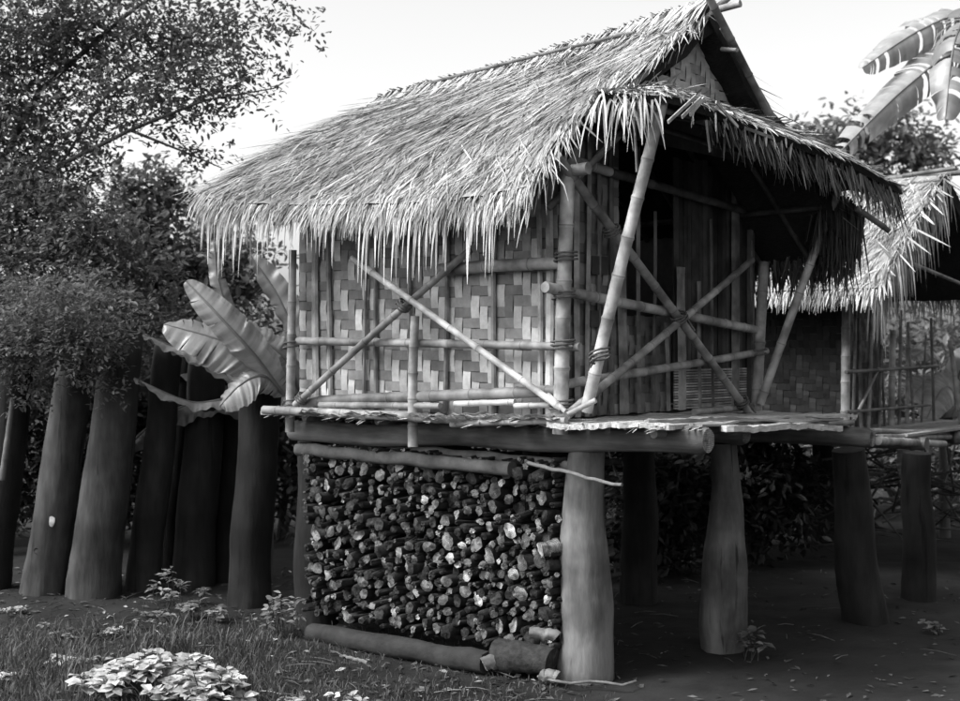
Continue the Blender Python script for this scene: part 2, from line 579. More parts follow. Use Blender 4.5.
# loose outer slabs on the porch edge
def slab(p0, p1, wid, th, tone, seed):
    r = random.Random(seed)
    mb = MB(); n = 44
    d = (p1 - p0).normalized(); sd = d.cross(V(0, 0, 1)).normalized()
    top = []
    for k in range(n + 1):
        t = k / n
        c = lerp(p0, p1, t) + V(0, 0, r.uniform(-.002, .002) + 0.008 * noise.noise(V(t * 9, seed, 0)) + 0.008 * math.sin(t * 7 + seed))
        ww = wid * (0.55 + 0.45 * math.sin(math.pi * min(1, max(0.06, t * 1.02)))) * (1 + .3 * noise.noise(V(t * 12, seed, 3)) + r.uniform(-.06, .06))
        if k in (0, n): ww *= 0.4
        top += [c - sd * ww / 2 + V(0, 0, r.uniform(-.004, .002)), c + sd * ww / 2 + V(0, 0, r.uniform(-.004, .002))]
    bot = [p - V(0, 0, th) for p in top]
    N = len(top); fs = []
    for k in range(n):
        i = 2 * k
        fs += [(i, i + 1, i + 3, i + 2), (N + i, N + i + 2, N + i + 3, N + i + 1), (i, i + 2, N + i + 2, N + i), (i + 1, N + i + 1, N + i + 3, i + 3)]
    fs += [(0, N, N + 1, 1), (N - 2, N - 1, 2 * N - 1, 2 * N - 2)]
    mb.add(top + bot, fs, tone)
    return part('edge_board', mb, M['plank'])
slab(L(-0.02, -0.15, 1.245), L(-0.62, -0.02, 1.252), 0.11, 0.024, 1.1, 3)
slab(L(-0.70, 0.28, 1.242), L(-0.66, 1.58, 1.178), 0.12, 0.028, 1.2, 4)
slab(L(-0.5, -0.06, 1.272), L(-0.56, 1.3, 1.222), 0.09, 0.022, 0.55, 5)

# edge pole on the long side and short bamboo pieces lying on the ledge
mb = MB(); bamboo(mb, H1.onb(264, 410, -0.13), H1.onb(470, 421, -0.13), 0.026, 0.95, bend=0.008, node=0.17); part('edge_pole', mb, M['bamboo'], None, True)
mb = MB(); bamboo(mb, H1.onb(452, 424, -0.14), H1.onb(566, 421, -0.14), 0.021, 1.0, bend=0.008, node=0.12); part('edge_pole', mb, M['bamboo'], None, True)
for (x0, y0, x1, y1, rr, tn) in ((455, 404, 515, 402, .017, 1.1), (320, 405, 440, 406, .02, .8), (515, 406, 552, 405, .016, 1.2), (330, 412, 412, 414, .018, .7)):
    mb = MB(); bamboo(mb, H1.onb(x0, y0, -0.04), H1.onb(x1, y1, -0.04), rr, tn, node=0.2); part('bamboo_offcut', mb, M['bamboo'], None, True)
# crumpled fibre husks on the edge
for i, (px, py, ln, tn) in enumerate(((430, 419, .17, 1.7), (447, 423, .2, 1.5), (462, 420, .15, 1.7), (486, 418, .18, 1.7), (505, 421, .2, 1.3), (312, 415, .13, 1.1), (345, 417, .17, 1.1), (385, 418, .17, 1.0), (532, 420, .15, 1.3), (548, 419, .12, 1.5))):
    r = random.Random(300 + i); mb = MB()
    c = H1.onb(px, py - 2, -0.165)
    for k in range(5):
        p = c + V(r.uniform(-ln, ln) * .5, r.uniform(-.01, .03), r.uniform(-.008, .012))
        d = V(r.choice((-1, 1)), r.uniform(-.25, .1), r.uniform(-.16, .1)).normalized()
        e = V(r.uniform(-.2, .2), 1, r.uniform(-.9, .2)).normalized()
        n_ = 6
        pts = [p + d * ln * (q / n_ - .4) + V(0, 0, .006 * math.sin(q * 1.7 + k)) for q in range(n_ + 1)]
        mb.strip(pts, e, [.042 * x for x in (.5, 1, 1.1, .95, 1.05, .8, .25)], tn * r.uniform(.55, 1.0))
    part('fibre_husk', mb, M['plank'])

# uprights
def pole(name, p0, p1, r0, tone=1.0, bend=0.009, taper=0.92, node=0.24):
    mb = MB(); bamboo(mb, p0, p1, r0, tone, 12, node, taper, bend)
    return part(name, mb, M['bamboo'], None, True)
cp = pole('corner_pole', H1.onb(560, 434, -0.02), H1.onb(568, 172, -0.02), 0.039, 1.2, 0.006, 0.9)
lp = pole('corner_pole', H1.onb(290, 432, -0.02), H1.onb(293, 250, -0.02), 0.029, 1.0, 0.004, 0.8)
pole('wall_post', H1.onb(413, 447, -0.05), H1.onb(415, 316, -0.05), 0.029, 1.05, 0.018, 0.85, 0.16)
fp = pole('corner_pole', H1.ona(756, 414, -0.02), H1.ona(764, 262, -0.02), 0.036, 0.95, 0.004)
# lashings
def lash(c, d, r0, parent, turns=3, seed=1):
    r = random.Random(seed); mb = MB()
    e1 = d.cross(V(0.2, 0.9, 0.1)).normalized(); e2 = d.cross(e1)
    pts = []
    for k in range(turns * 12):
        an = 2 * math.pi * k / 12
        pts.append(c + (e1 * math.cos(an) + e2 * math.sin(an)) * r0 * r.uniform(1.0, 1.12) + d * (k / (turns * 12) - .5) * 0.05)
    pts.append(pts[-1] + (e1 * 0.05 - V(0, 0, .05)))
    mb.tube(pts, [0.0055] * len(pts), 5)
    mb.build('lashing', M['rope'], parent, True)
lash(H1.onb(566, 256, -0.02), V(0, 0, 1), 0.052, cp, 3, 1)
lash(H1.onb(564, 294, -0.02), V(0, 0, 1), 0.052, cp, 2, 2)
lash(H1.onb(563, 344, -0.02), V(0, 0, 1), 0.052, cp, 3, 3)
lash(H1.onb(561, 404, -0.02), V(0, 0, 1), 0.055, cp, 3, 4)
lash(H1.onb(291, 344, -0.02), V(0, 0, 1), 0.038, lp, 2, 5)
lash(H1.onb(291, 402, -0.02), V(0, 0, 1), 0.038, lp, 2, 6)
lash(H1.ona(758, 352, -0.02), V(0, 0, 1), 0.048, fp, 2, 7)

def lash_at(px, py, plane, off, d, r0, sd_):
    c = H1.onb(px, py, off) if plane == 'b' else H1.ona(px, py, off)
    lash(c, d.normalized(), r0, hut_lash, 3, sd_)
# long wall: rails, braces
pole('rail', H1.onb(298, 341, 0.0), H1.onb(580, 347, 0.0), 0.024, 0.85, 0.004)
pole('rail', H1.onb(302, 402, -0.015), H1.onb(560, 391, -0.015), 0.032, 0.6, 0.004)
pole('rail', H1.onb(440, 270, 0.01), H1.onb(562, 263, 0.01), 0.034, 0.75)
pole('wall_plate', L(2.0, 0.02, 2.30), L(-0.16, -0.02, 2.42), 0.034, 0.8)
bA = pole('brace', H1.onb(295, 405, -0.075), H1.onb(470, 250, -0.04), 0.021, 0.8, 0.006)
hut_lash = bA
lash_at(404, 305, 'b', -.075, V(.75, 0, .65), .034, 11)
lash_at(303, 398, 'b', -.06, V(.75, 0, .65), .032, 12)
pole('brace', H1.onb(352, 258, -0.10), H1.onb(562, 409, -0.085), 0.019, 1.25, 0.006)
pole('brace', H1.onb(548, 395, -0.06), H1.onb(566, 412, -0.10), 0.014, 1.2)
pole('brace', H1.onb(596, 400, -0.06), H1.onb(568, 414, -0.10), 0.014, 1.2)

# porch end: rails, braces, struts
pole('rail', H1.ona(545, 287, -0.01), H1.ona(757, 330, 0.0), 0.028, 0.95, 0.006)
pole('rail', H1.ona(566, 384, -0.02), H1.ona(766, 351, 0.0), 0.025, 0.85, 0.006)
pole('rail', H1.ona(694, 412, -0.02), H1.ona(760, 405, 0.0), 0.020, 0.8)
hut_lash = bB = pole('brace', H1.ona(557, 156, -0.06), H1.ona(750, 414, -0.05), 0.026, 0.85, 0.006)
pole('brace', H1.ona(566, 416, -0.09), H1.ona(752, 260, -0.03), 0.022, 0.9, 0.005)
pole('wall_plate', H1.ona(553, 154, 0.04), H1.ona(610, 172, .04), 0.028, 1.1)
pole('wall_plate', H1.ona(611, 172.3, .04), L(0.04, 2.05, 2.36), 0.026, .25)  # inner length of the plate, porch shade put into its tone
pole('strut', H1.ona(586, 412, -0.12), H1.onb(663, 100, 0.05), 0.031, 1.3, 0.008)
p2 = H1.ona(838, 190, -0.47)
pole('strut', H1.ona(760, 404, -0.06), p2, 0.027, 0.95, 0.006)
pole('rafter', H1.onb(548, 208, 0.03), L(-0.2, 0.55, 2.85), 0.02, 0.8)
pole('rafter', H1.ona(856, 208, -0.62), H1.ona(889, 231, -0.75), 0.018, 0.3)

lash_at(679, 318, 'a', -.06, V(0, .6, -.8), .042, 13)
lash_at(612, 231, 'a', -.07, V(0, .55, -.83), .04, 14)
lash_at(742, 402, 'a', -.05, V(0, .6, -.8), .036, 15)
lash_at(600, 355, 'b', -.05, V(-.35, .1, 1), .046, 16)
# woven walls; the porch-end ones have the porch shade in their tones
def panel(name, fnmb, m='weave'):
    mb = MB(); fnmb(mb); return part(name, mb, M[m])
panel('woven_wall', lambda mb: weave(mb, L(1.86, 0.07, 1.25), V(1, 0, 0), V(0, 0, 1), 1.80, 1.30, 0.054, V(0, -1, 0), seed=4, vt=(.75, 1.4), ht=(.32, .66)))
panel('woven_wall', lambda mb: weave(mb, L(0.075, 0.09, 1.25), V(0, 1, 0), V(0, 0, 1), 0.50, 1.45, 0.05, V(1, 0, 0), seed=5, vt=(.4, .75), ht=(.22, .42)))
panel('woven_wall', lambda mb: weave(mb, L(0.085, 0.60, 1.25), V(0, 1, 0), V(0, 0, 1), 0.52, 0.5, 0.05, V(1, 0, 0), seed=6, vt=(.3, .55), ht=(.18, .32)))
def slats(mb):  # slat tones carry the deep shade under the porch roof
    r = random.Random(19); b = 1.13
    while b < 1.93:
        w = r.uniform(.035, .06)
        mb.box(L(0.08 + r.uniform(-.003, .003), b + w / 2, 2.03), V(.004, 0, 0), V(0, w / 2 - .002, 0), V(0, 0, .58 + r.uniform(-.02, .02)), r.uniform(.08, .24)); b += w + .001
panel('slat_wall', slats, 'bamboo')
panel('woven_wall', lambda mb: weave(mb, L(0.05, 1.95, 1.25), V(-1, 0, 0), V(0, 0, 1), 1.86, 1.2, 0.06, V(0, 1, 0), seed=7))
panel('woven_wall', lambda mb: weave(mb, L(1.90, 1.92, 1.25), V(0, -1, 0), V(0, 0, 1), 1.82, 1.4, 0.06, V(-1, 0, 0), seed=8))
# low mat of horizontal splits at the far half of the porch end
def splits(mb):
    r = random.Random(9)
    z = 1.26
    while z < 1.47:
        mb.box(L(0.06, 1.50, z), V(.004, 0, 0), V(0, .40, 0), V(0, 0, .005), r.uniform(.5, 1.3)); z += 0.0145
panel('split_mat', splits, 'bamboo')

# battens
def batten(face, pos, z0, z1, w, tone, lean=0.0, off=0.0):
    mb = MB(); r = random.Random(int(pos * 1000) + int(z0 * 10))
    n = 8
    for k in range(n):
        ta, tb = k / n, (k + 1) / n
    vs_ = []
    for k in range(n + 1):
        t = k / n; z = z0 + (z1 - z0) * t
        c = pos + lean * t + 0.003 * math.sin(t * 7 + pos * 10)
        ww = w * (1 + 0.06 * math.sin(t * 20))
        for sgn, dep in ((-1, 0), (-.5, 1), (.5, 1), (1, 0)):
            q = c + sgn * ww / 2
            dd = dep * 0.010 + off
            vs_.append(L(q, 0.056 - dd, z) if face == 'long' else L(0.060 - dd, q, z))
    fs = []
    for k in range(n):
        for j in range(3):
            i = k * 4 + j
            fs.append((i, i + 1, i + 5, i + 4))
    mb.add(vs_, fs, tone)
    return part('batten', mb, M['bamboo'])
for px, w, tn in ((331, .03, .65), (377, .026, .5), (446, .028, .55), (494, .03, .6), (541, .03, 1.15), (550, .045, 1.35), (316, .05, .95), (410, .022, .7), (365, .02, .5)):
    batten('long', -H1.onb(px, 345, 0.06).x, 1.25, 2.5, w, tn, r.uniform(-.02, .02))
for px, w, tn, z1 in ((577, .045, 1.1, 2.6), (586, .03, .8, 2.62), (598, .02, .5, 2.62), (612, .03, .45, 2.66), (624, .085, .7, 2.0), (638, .03, .5, 2.62), (653, .022, .3, 2.3), (668, .03, .5, 1.72), (682, .085, .8, 2.02), (699, .03, .55, 1.95), (712, .02, .3, 2.3), (735, .095, .5, 2.5), (752, .05, .4, 2.4)):  # battens farther in are toned down for the porch shade
    batten('end', H1.ona(px, 345, 0.06).y, 1.25, z1, w, tn, r.uniform(-.03, .03), 0.002 + 0.001 * (px % 3))
# two holes in the weave, their inner dark painted as dark plates
for (x0, y0, x1, y1) in ((591, 257, 607, 274), (590, 311, 607, 327)):
    q0, q1 = H1.ona(x0, y1, 0.055), H1.ona(x1, y0, 0.055)
    mb = MB()
    mb.box((q0 + q1) / 2, V(.006, 0, 0), V(0, abs(q1.y - q0.y) / 2, 0), V(0, 0, abs(q1.z - q0.z) / 2), 0.1)
    part('painted_hole', mb, M['weave'])

# roof form
def z_ridge(a): return 3.325 - 0.105 * (a + 0.26)
def z_eave(a): return 2.255 + 0.05 * a
RIDGE_B, EAVE_B, BACK_B = 0.95, -0.30, 2.22
def verge(s): return interp(s, [0, .3, .45, .667, 1], [-.03, .0, -.08, -.2, -.27])
def front_fn(u, s):
    a0 = verge(s); a1 = 2.27 - 0.24 * s
    a = a1 + (a0 - a1) * u
    z = z_eave(a) + (z_ridge(a) - z_eave(a)) * s + 0.05 * math.sin(math.pi * min(1, max(0, s))) + (1 - s) * .05 * (2 * min(1, max(0, u)) - 1) ** 4 - 0.02 * math.sin(math.pi * min(1, max(0, u)))
    return L(a, EAVE_B + (RIDGE_B - EAVE_B) * s, z)
def back_fn(u, s):
    a0 = interp(s, [0, .4, .6, 1], [-.48, -.42, -.30, -.27]); a1 = 2.15 - 0.12 * s
    a = a1 + (a0 - a1) * u
    z = 2.11 + (z_ridge(a) - 2.11) * s + 0.04 * math.sin(math.pi * min(1, max(0, s)))
    return L(a, BACK_B + (RIDGE_B - BACK_B) * s, z)
FS, BS = Slope(front_fn), Slope(back_fn)
SL = 1.68
r = random.Random(31)
mb = MB()
thatch_core(mb, FS, 0.10, r=r)
thatch(mb, FS, 2.4, SL, r, rows=26, per_m=270, blade_len=(.2, .36), fringe=420, fringe_len=(0.08, 0.24), droop=(0.3, 0.9), w=(.004, .0095))
for i in range(150):
    blade(mb, FS, r.uniform(.01, .995), r.uniform(.03, .12), r.uniform(.26, .5), SL, r.gauss(0, .12), .01, r.uniform(.009, .017), thatch_tone(r) * 1.05, r.uniform(.6, 1.6), r, 7)
# straws leaving the porch-side verge
for i in range(230):
    s = r.uniform(0.02, 1.0)
    p = front_fn(1.0, s) + V(r.uniform(-.08, 0.02), 0, r.uniform(-.05, .05))
    d = V(r.uniform(-.05, .3), -0.75 + r.uniform(-.2, .2), -0.64).normalized()
    g = r.uniform(.05, .5) if s < .45 else r.uniform(.02, .15)
    pts = [p]
    ln = r.uniform(.10, .32) * (1.0 if s < .3 else .55)
    for k in range(5):
        d = (d + V(0, 0, -1) * g * .55).normalized()
        pts.append(pts[-1] + d * ln / 5)
    wd = r.uniform(.006, .015)
    mb.strip(pts, d.cross(V(r.uniform(-.4, .4), r.uniform(-1, 1), .4)).normalized(), [wd, wd, wd, wd * .8, wd * .55, wd * .2], thatch_tone(r))
part('thatch_slope', mb, [M['thatch'], M['thatch_under']])
mb = MB()
thatch_core(mb, BS, 0.10, r=r)
thatch(mb, BS, 2.7, SL, r, rows=12, per_m=90, fringe=420, fringe_len=(0.10, 0.22), droop=(0.4, 1.0), u_hi=.95)
# ragged straws under the back eave, the eave shade put into their tone
for i in range(520):
    u = r.uniform(.35, 1.0)
    p = back_fn(u, r.uniform(0.0, .06)) - V(0, 0, r.uniform(0.02, .09))
    ln = r.uniform(.06, .24)
    d = V(r.uniform(-.25, .25), r.uniform(-.25, .25), -1).normalized()
    wd = r.uniform(.008, .02)
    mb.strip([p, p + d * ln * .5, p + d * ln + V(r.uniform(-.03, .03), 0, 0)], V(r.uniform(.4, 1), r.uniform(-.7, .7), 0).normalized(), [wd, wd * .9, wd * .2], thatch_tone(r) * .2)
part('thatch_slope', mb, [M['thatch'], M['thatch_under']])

# pent roof over the porch
Tt = [0, .22, .5, .75, 1]
Tp = [(-.06, .18, 2.66), (-.12, .48, 2.845), (-.10, .95, 2.85), (-.18, 1.5, 2.79), (-.40, 2.05, 2.46)]
Ep = [(-.29, -.14, 2.725), (-.60, .04, 2.70), (-.66, .88, 2.625), (-.66, 1.78, 2.575), (-.62, 2.52, 2.50)]
def crv(P, t): return L(*[interp(t, Tt, [q[k] for q in P]) for k in range(3)])
def pent_fn(u, s):
    u_ = min(1, max(0, u))
    p = lerp(crv(Ep, u_), crv(Tp, u_), s)
    return p + V(0, 0, 0.04 * math.sin(math.pi * min(1, max(0, s))))
PS = Slope(pent_fn)
mb = MB()
thatch_core(mb, PS, 0.05, nu=26, ns=8, r=r)
thatch(mb, PS, 2.5, 0.62, r, rows=7, per_m=110, blade_len=(0.08, 0.15), fringe=200, fringe_len=(0.04, 0.11), droop=(0.0, 0.25), u_lo=.01, u_hi=.995)
# straw curtain from porch end to back eave, porch shade in its tone
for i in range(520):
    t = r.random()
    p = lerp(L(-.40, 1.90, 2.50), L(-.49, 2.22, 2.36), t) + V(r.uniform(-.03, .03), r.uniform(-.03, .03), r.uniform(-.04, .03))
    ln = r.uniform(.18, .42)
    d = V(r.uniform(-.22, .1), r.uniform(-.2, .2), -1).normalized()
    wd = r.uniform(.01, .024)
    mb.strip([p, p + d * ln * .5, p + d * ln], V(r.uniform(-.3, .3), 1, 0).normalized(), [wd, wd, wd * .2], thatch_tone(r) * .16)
# ragged straw under the porch eave, its shade put into the tone
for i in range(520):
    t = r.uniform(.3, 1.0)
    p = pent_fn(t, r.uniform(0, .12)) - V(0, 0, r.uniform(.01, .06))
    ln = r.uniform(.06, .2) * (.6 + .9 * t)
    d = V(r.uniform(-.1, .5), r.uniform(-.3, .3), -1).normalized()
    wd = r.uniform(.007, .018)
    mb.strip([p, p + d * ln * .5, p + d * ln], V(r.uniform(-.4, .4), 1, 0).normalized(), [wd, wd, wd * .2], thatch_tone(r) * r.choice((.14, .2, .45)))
# drooping fronds at the near corner
for i in range(62):
    px = r.uniform(588, 640) if i < 46 else r.uniform(640, 800)
    u = interp(px, [588, 660, 770, 850], [0.0, .22, .5, .75])
    p = pent_fn(u, 0.02) + V(0, 0, r.uniform(-.02, .03))
    d = V(r.uniform(-.1, .6), r.uniform(-.8, .1), -.15).normalized()
    ln = r.uniform(.12, .34) if i < 46 else r.uniform(.08, .18)
    pts = [p]
    for k in range(6):
        d = (d + V(0, 0, -.36)).normalized(); pts.append(pts[-1] + d * ln / 6)
    wd = r.uniform(.006, .014)
    mb.strip(pts, V(r.uniform(.5, 1), r.uniform(-.6, .6), 0).normalized(), [wd, wd, wd, wd, wd * .9, wd * .6, wd * .2], thatch_tone(r))
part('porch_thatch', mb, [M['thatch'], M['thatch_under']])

# loose split bamboo slats poking from the porch thatch
for (x0, y0, x1, y1, aa) in ((668, 122, 696, 96, -.64), (682, 117, 701, 98, -.64), (690, 115, 704, 98, -.64), (716, 102, 738, 127, -.66), (745, 128, 773, 138, -.67), (676, 92, 770, 127, -.56), (706, 120, 710, 152, -.62), (634, 118, 637, 172, -.45)):
    p0, p1 = H1.ona(x0, y0, aa), H1.ona(x1, y1, aa)
    mb = MB(); d = (p1 - p0); sd = d.cross(V(1, .2, 0)).normalized()
    mb.box((p0 + p1) / 2, d / 2, sd * .008, d.cross(sd).normalized() * .003, 1.35 if y1 < 130 else .7)
    part('loose_slat', mb, M['bamboo'])

# rafters, purlins (roof shade put into their low tones) and verge poles
for k in range(7):
    a = 0.02 + 0.3 * k
    for fn in (front_fn, back_fn):
        u = (2.2 - a) / 2.4
        pole('rafter', fn(u, 0.02) - V(0, 0, .10), fn(u, .98) - V(0, 0, .13), 0.018, .22)
for s in (.3, .65):
    pole('purlin', back_fn(0, s) - V(0, 0, .15), back_fn(1, s) - V(0, 0, .15), .018, .2)
    pole('purlin', front_fn(0, s) - V(0, 0, .15), front_fn(.98, s) - V(0, 0, .15), .018, .2)
for k, t in enumerate((.1, .3, .5, .7, .9)):
    pole('porch_rafter', crv(Tp, t) - V(0, 0, .09), crv(Ep, t) - V(0, 0, .06), .016, .2)
pole('porch_plate', crv(Ep, .08) - V(.12, 0, .05), crv(Ep, .9) - V(.12, 0, .05), .016, .15)
pole('porch_plate', H1.ona(653, 108, -.50), H1.ona(700, 118, -.50), .016, .5)
pole('ridge_pole', L(2.12, .95, z_ridge(2.12) + .0), L(-.42, .95, z_ridge(-.27) + .0), .022, 1.1)
vp = pole('verge_pole', H1.ona(707, -6, -.34), H1.ona(772, 122, -.34), .022, .6, .006)
pole('verge_pole', H1.ona(722, 28, -.31), H1.ona(786, 140, -.31), .016, 1.0, .006)
pole('verge_pole', front_fn(1.01, 1.08) - V(0, 0, .02), front_fn(1.01, .5) - V(0, 0, .04), .018, 1.0)
pole('verge_peg', H1.ona(722, 49, -.30), H1.ona(737, 50, -.42), .012, .7)
pole('hold_down_pole', front_fn(0.02, .985) + V(0, 0, .055), front_fn(.86, .86) + V(0, -.02, .06), .011, .45)
# straw cap over the ridge
mb = MB()
for i in range(1500):
    a = r.uniform(-.27, 2.06)
    p = L(a, .95 + r.uniform(-.02, .02), z_ridge(a) + r.uniform(.02, .07) - .03 * math.sin(math.pi * (a + .27) / 2.3))
    sgn = -1 if (r.random() < .7 or a < -.1) else 1
    d = V(r.uniform(-.2, .2), sgn * .77, -.58 + r.uniform(-.06, .12)).normalized()
    ln = r.uniform(.15, .34); wd = r.uniform(.006, .014)
    q = p - V(0, sgn * .05, -.0)
    mb.strip([q, p + d * .04 + V(0, 0, .015), p + d * ln * .6 + V(0, 0, .01), p + d * ln], V(1, 0, r.uniform(-.4, .4)).normalized(), [wd, wd, wd, wd * .2], thatch_tone(r) * 1.05)
part('ridge_cap', mb, M['thatch'])

# woven gable screen
def gable(mb):
    def ins(u, v):
        b = .25 + u
        z = 2.55 + v
        zt = 2.12 + (3.325 - 2.12) * ((b - EAVE_B) / (RIDGE_B - EAVE_B)) if b < RIDGE_B else 2.12 + (3.325 - 2.12) * ((BACK_B - b) / (BACK_B - RIDGE_B))
        return 2.86 < z < zt - .09
    weave(mb, L(-.16, .25, 2.55), V(0, 1, 0), V(0, 0, 1), 1.4, .75, .05, V(1, 0, 0), ins, 12, vt=(1.1, 1.6), ht=(.9, 1.3))
    zt = lambda b: 2.12 + 1.205 * ((b + .42) / 1.37) - .15
    mb.add([L(-.145, .25, 2.6), L(-.145, 1.65, 2.6), L(-.145, .95, zt(.95))], [(0, 1, 2)], .25)
panel('gable_screen', gable)

# ------------------------------------------------------------------ firewood stack under the hut
def log_mesh(seed, rad, cut, length=0.42):
    r = random.Random(seed)
    mb = MB()
    seg = 14
    n = 5
    kx, ky = r.uniform(.75, 1.25), r.uniform(.7, 1.05)
    shape = [1 + r.uniform(-.12, .10) for _ in range(seg)]
    split = False
    if r.random() < .55:                              # a split billet: one flat side
        split = True
        c0 = r.randrange(seg)
        for q in range(5): shape[(c0 + q) % seg] *= (.8, .62, .55, .62, .8)[q]
    rings = []
    for k in range(n):
        t = k / (n - 1)
        y = t * length
        bx, bz = .012 * math.sin(t * 3 + seed), .01 * math.sin(t * 4 + seed * 2)
        rr = rad * (.93 if k == 0 else 1 + .06 * r.uniform(-1, 1))
        tilt = r.uniform(-.25, .25) * rad if k == 0 else 0
        rings.append([V(bx + math.cos(2 * math.pi * j / seg) * rr * kx * shape[j], y + tilt * math.cos(2 * math.pi * j / seg) * 1.2 + (r.uniform(-.006, .006) if k == 0 else 0), bz + math.sin(2 * math.pi * j / seg) * rr * ky * shape[j]) for j in range(seg)])
    vs_ = [p for R_ in rings for p in R_]
    fs = [(k * seg + j, k * seg + (j + 1) % seg, (k + 1) * seg + (j + 1) % seg, (k + 1) * seg + j) for k in range(n - 1) for j in range(seg)]
    mb.add(vs_, fs, 1, 0)
    c = sum(rings[0], V(0, 0, 0)) / seg + V(0, r.uniform(-.012, .006), 0)
    inner = [lerp(c, p, .55) + V(0, r.uniform(-.006, .004), 0) for p in rings[0]]
    mb.add(rings[0] + inner, [(j, seg + j, seg + (j + 1) % seg, (j + 1) % seg) for j in range(seg)], 1, 1)
    mb.add([c] + inner, [(0, 1 + (j + 1) % seg, 1 + j) for j in range(seg)], 1, 1)
    mb.add(rings[-1], [tuple(range(seg))[::-1]], 1, 1)
    me_o = mb.build('firewood_log', [M['bark'], M['cut%d' % cut]], None, True)
    me = me_o.data
    bpy.data.objects.remove(me_o)
    return me, split

def firewood():
    r = random.Random(77)
    A0, A1, Z0 = 0.10, 1.84, 0.10
    ztop = lambda a: 1.055 - 0.02 * math.sin(a * 3)
    placed = []
    grid = {}
    def ok(a, z, rad):
        gi, gj = int(a / .12), int(z / .12)
        for i in range(gi - 1, gi + 2):
            for j in range(gj - 1, gj + 2):
                for (a2, z2, r2) in grid.get((i, j), ()):
                    if (a - a2) ** 2 + (z - z2) ** 2 < (rad + r2) ** 2 * .80: return False
        return True
    for rad_lo, rad_hi, tries in ((.034, .042, 260), (.024, .032, 1300), (.017, .024, 9000), (.011, .016, 20000)):
        for _ in range(tries):
            rad = r.uniform(rad_lo, rad_hi)
            a, z = r.uniform(A0 + rad, A1 - rad), r.uniform(Z0 + rad * .6, ztop(0) - rad)
            if z > ztop(a) - rad * .8: continue
            if rad > .035 and r.random() < .5 and a > .5: continue
            if ok(a, z, rad):
                placed.append((a, z, rad)); grid.setdefault((int(a / .12), int(z / .12)), []).append((a, z, rad))
    placed.sort(key=lambda q: -q[2])
    print('firewood pieces', len(placed))
    named = {}
    meshes = {}
    for cls, (rr) in enumerate((.037, .028, .020, .014)):
        for cut in range(5):
            meshes[(cls, cut)] = [log_mesh(1000 + cls * 100 + cut * 10 + q, rr, cut) for q in range(5)]
    rest = MB()
    toneword = ['blackish', 'dark', 'grey', 'light', 'pale']
    sizeword = ['thick', 'medium', 'slim', 'thin']
    for i, (a, z, rad) in enumerate(placed):
        cls = 0 if rad >= .033 else 1 if rad >= .024 else 2 if rad >= .017 else 3
        x = r.random()
        up = (z - .1) / .9
        cut = 0 if x < .22 else 1 if x < .50 else 2 if x < .78 else 3 if x < .94 else 4
        k = rad / (.037, .028, .020, .014)[cls]
        out = r.gauss(0, .022)
        loc = L(a, 0.09 + out, z)
        me, split = r.choice(meshes[(cls, cut)])
        rot = (r.gauss(0, .07), r.uniform(0, 6.28), r.gauss(0, .14))
        if i < 300:
            o = bpy.data.objects.new('firewood_log', me)
            C.objects.link(o)
            o.rotation_mode = 'YXZ'
            Mx = Matrix.Translation(ORIGIN) @ Matrix.Rotation(ROT, 4, 'Z') @ Matrix.Translation(loc) @ Matrix.Rotation(rot[2], 4, 'Z') @ Matrix.Rotation(rot[0], 4, 'X') @ Matrix.Rotation(rot[1], 4, 'Y') @ Matrix.Diagonal((k, r.uniform(.95, 1.1), k, 1))
            o.matrix_world = Mx
            hrow = 'at the top' if up > .88 else 'near the top' if up > .7 else 'upper middle' if up > .5 else 'lower middle' if up > .3 else 'low down' if up > .12 else 'at the bottom'
            col = ('by the front post', 'near the front post', 'right of centre', 'mid-stack', 'left of centre', 'near the left end', 'at the left end')[min(6, int((a - .1) / .249))]
            key = '%s %s firewood log, %s end, %s, %s' % (sizeword[cls], 'split' if split else 'round', toneword[cut], hrow, col)
            named.setdefault(key, []).append((z, o))
        else:
            Mx = Matrix.Translation(ORIGIN) @ Matrix.Rotation(ROT, 4, 'Z') @ Matrix.Translation(loc) @ Matrix.Rotation(rot[2], 4, 'Z') @ Matrix.Rotation(rot[1], 4, 'Y') @ Matrix.Diagonal((k, 1, k, 1))
            o0 = len(rest.v)
            rest.v.extend(tuple(Mx @ v.co) for v in me.vertices)
            for p in me.polygons:
                rest.f.append(tuple(v + o0 for v in p.vertices)); rest.t.append(1.0)
                rest.m.append(0 if p.material_index == 0 else 1 + cut)
    for key, lst in named.items():
        lst.sort(key=lambda q: -q[0])
        for k, (z, o) in enumerate(lst):
            if len(lst) == 1: lab = key
            elif len(lst) == 2: lab = ('upper', 'lower')[k] + ' of two: ' + key
            elif len(lst) == 3: lab = ('highest', 'middle', 'lowest')[k] + ' of three: ' + key
            else: lab = ('highest', 'second highest', 'third highest', 'fourth highest', 'fifth highest')[min(k, 4)] + ' ' + key
            tag(o, lab, 'firewood log', 'firewood logs stacked under the hut')
    o = rest.build('firewood_sticks', [M['bark']] + [M['cut%d' % q] for q in range(5)])
    tag(o, 'thin sticks of firewood filling the gaps between the stacked logs', 'firewood', None, 'stuff')
firewood()

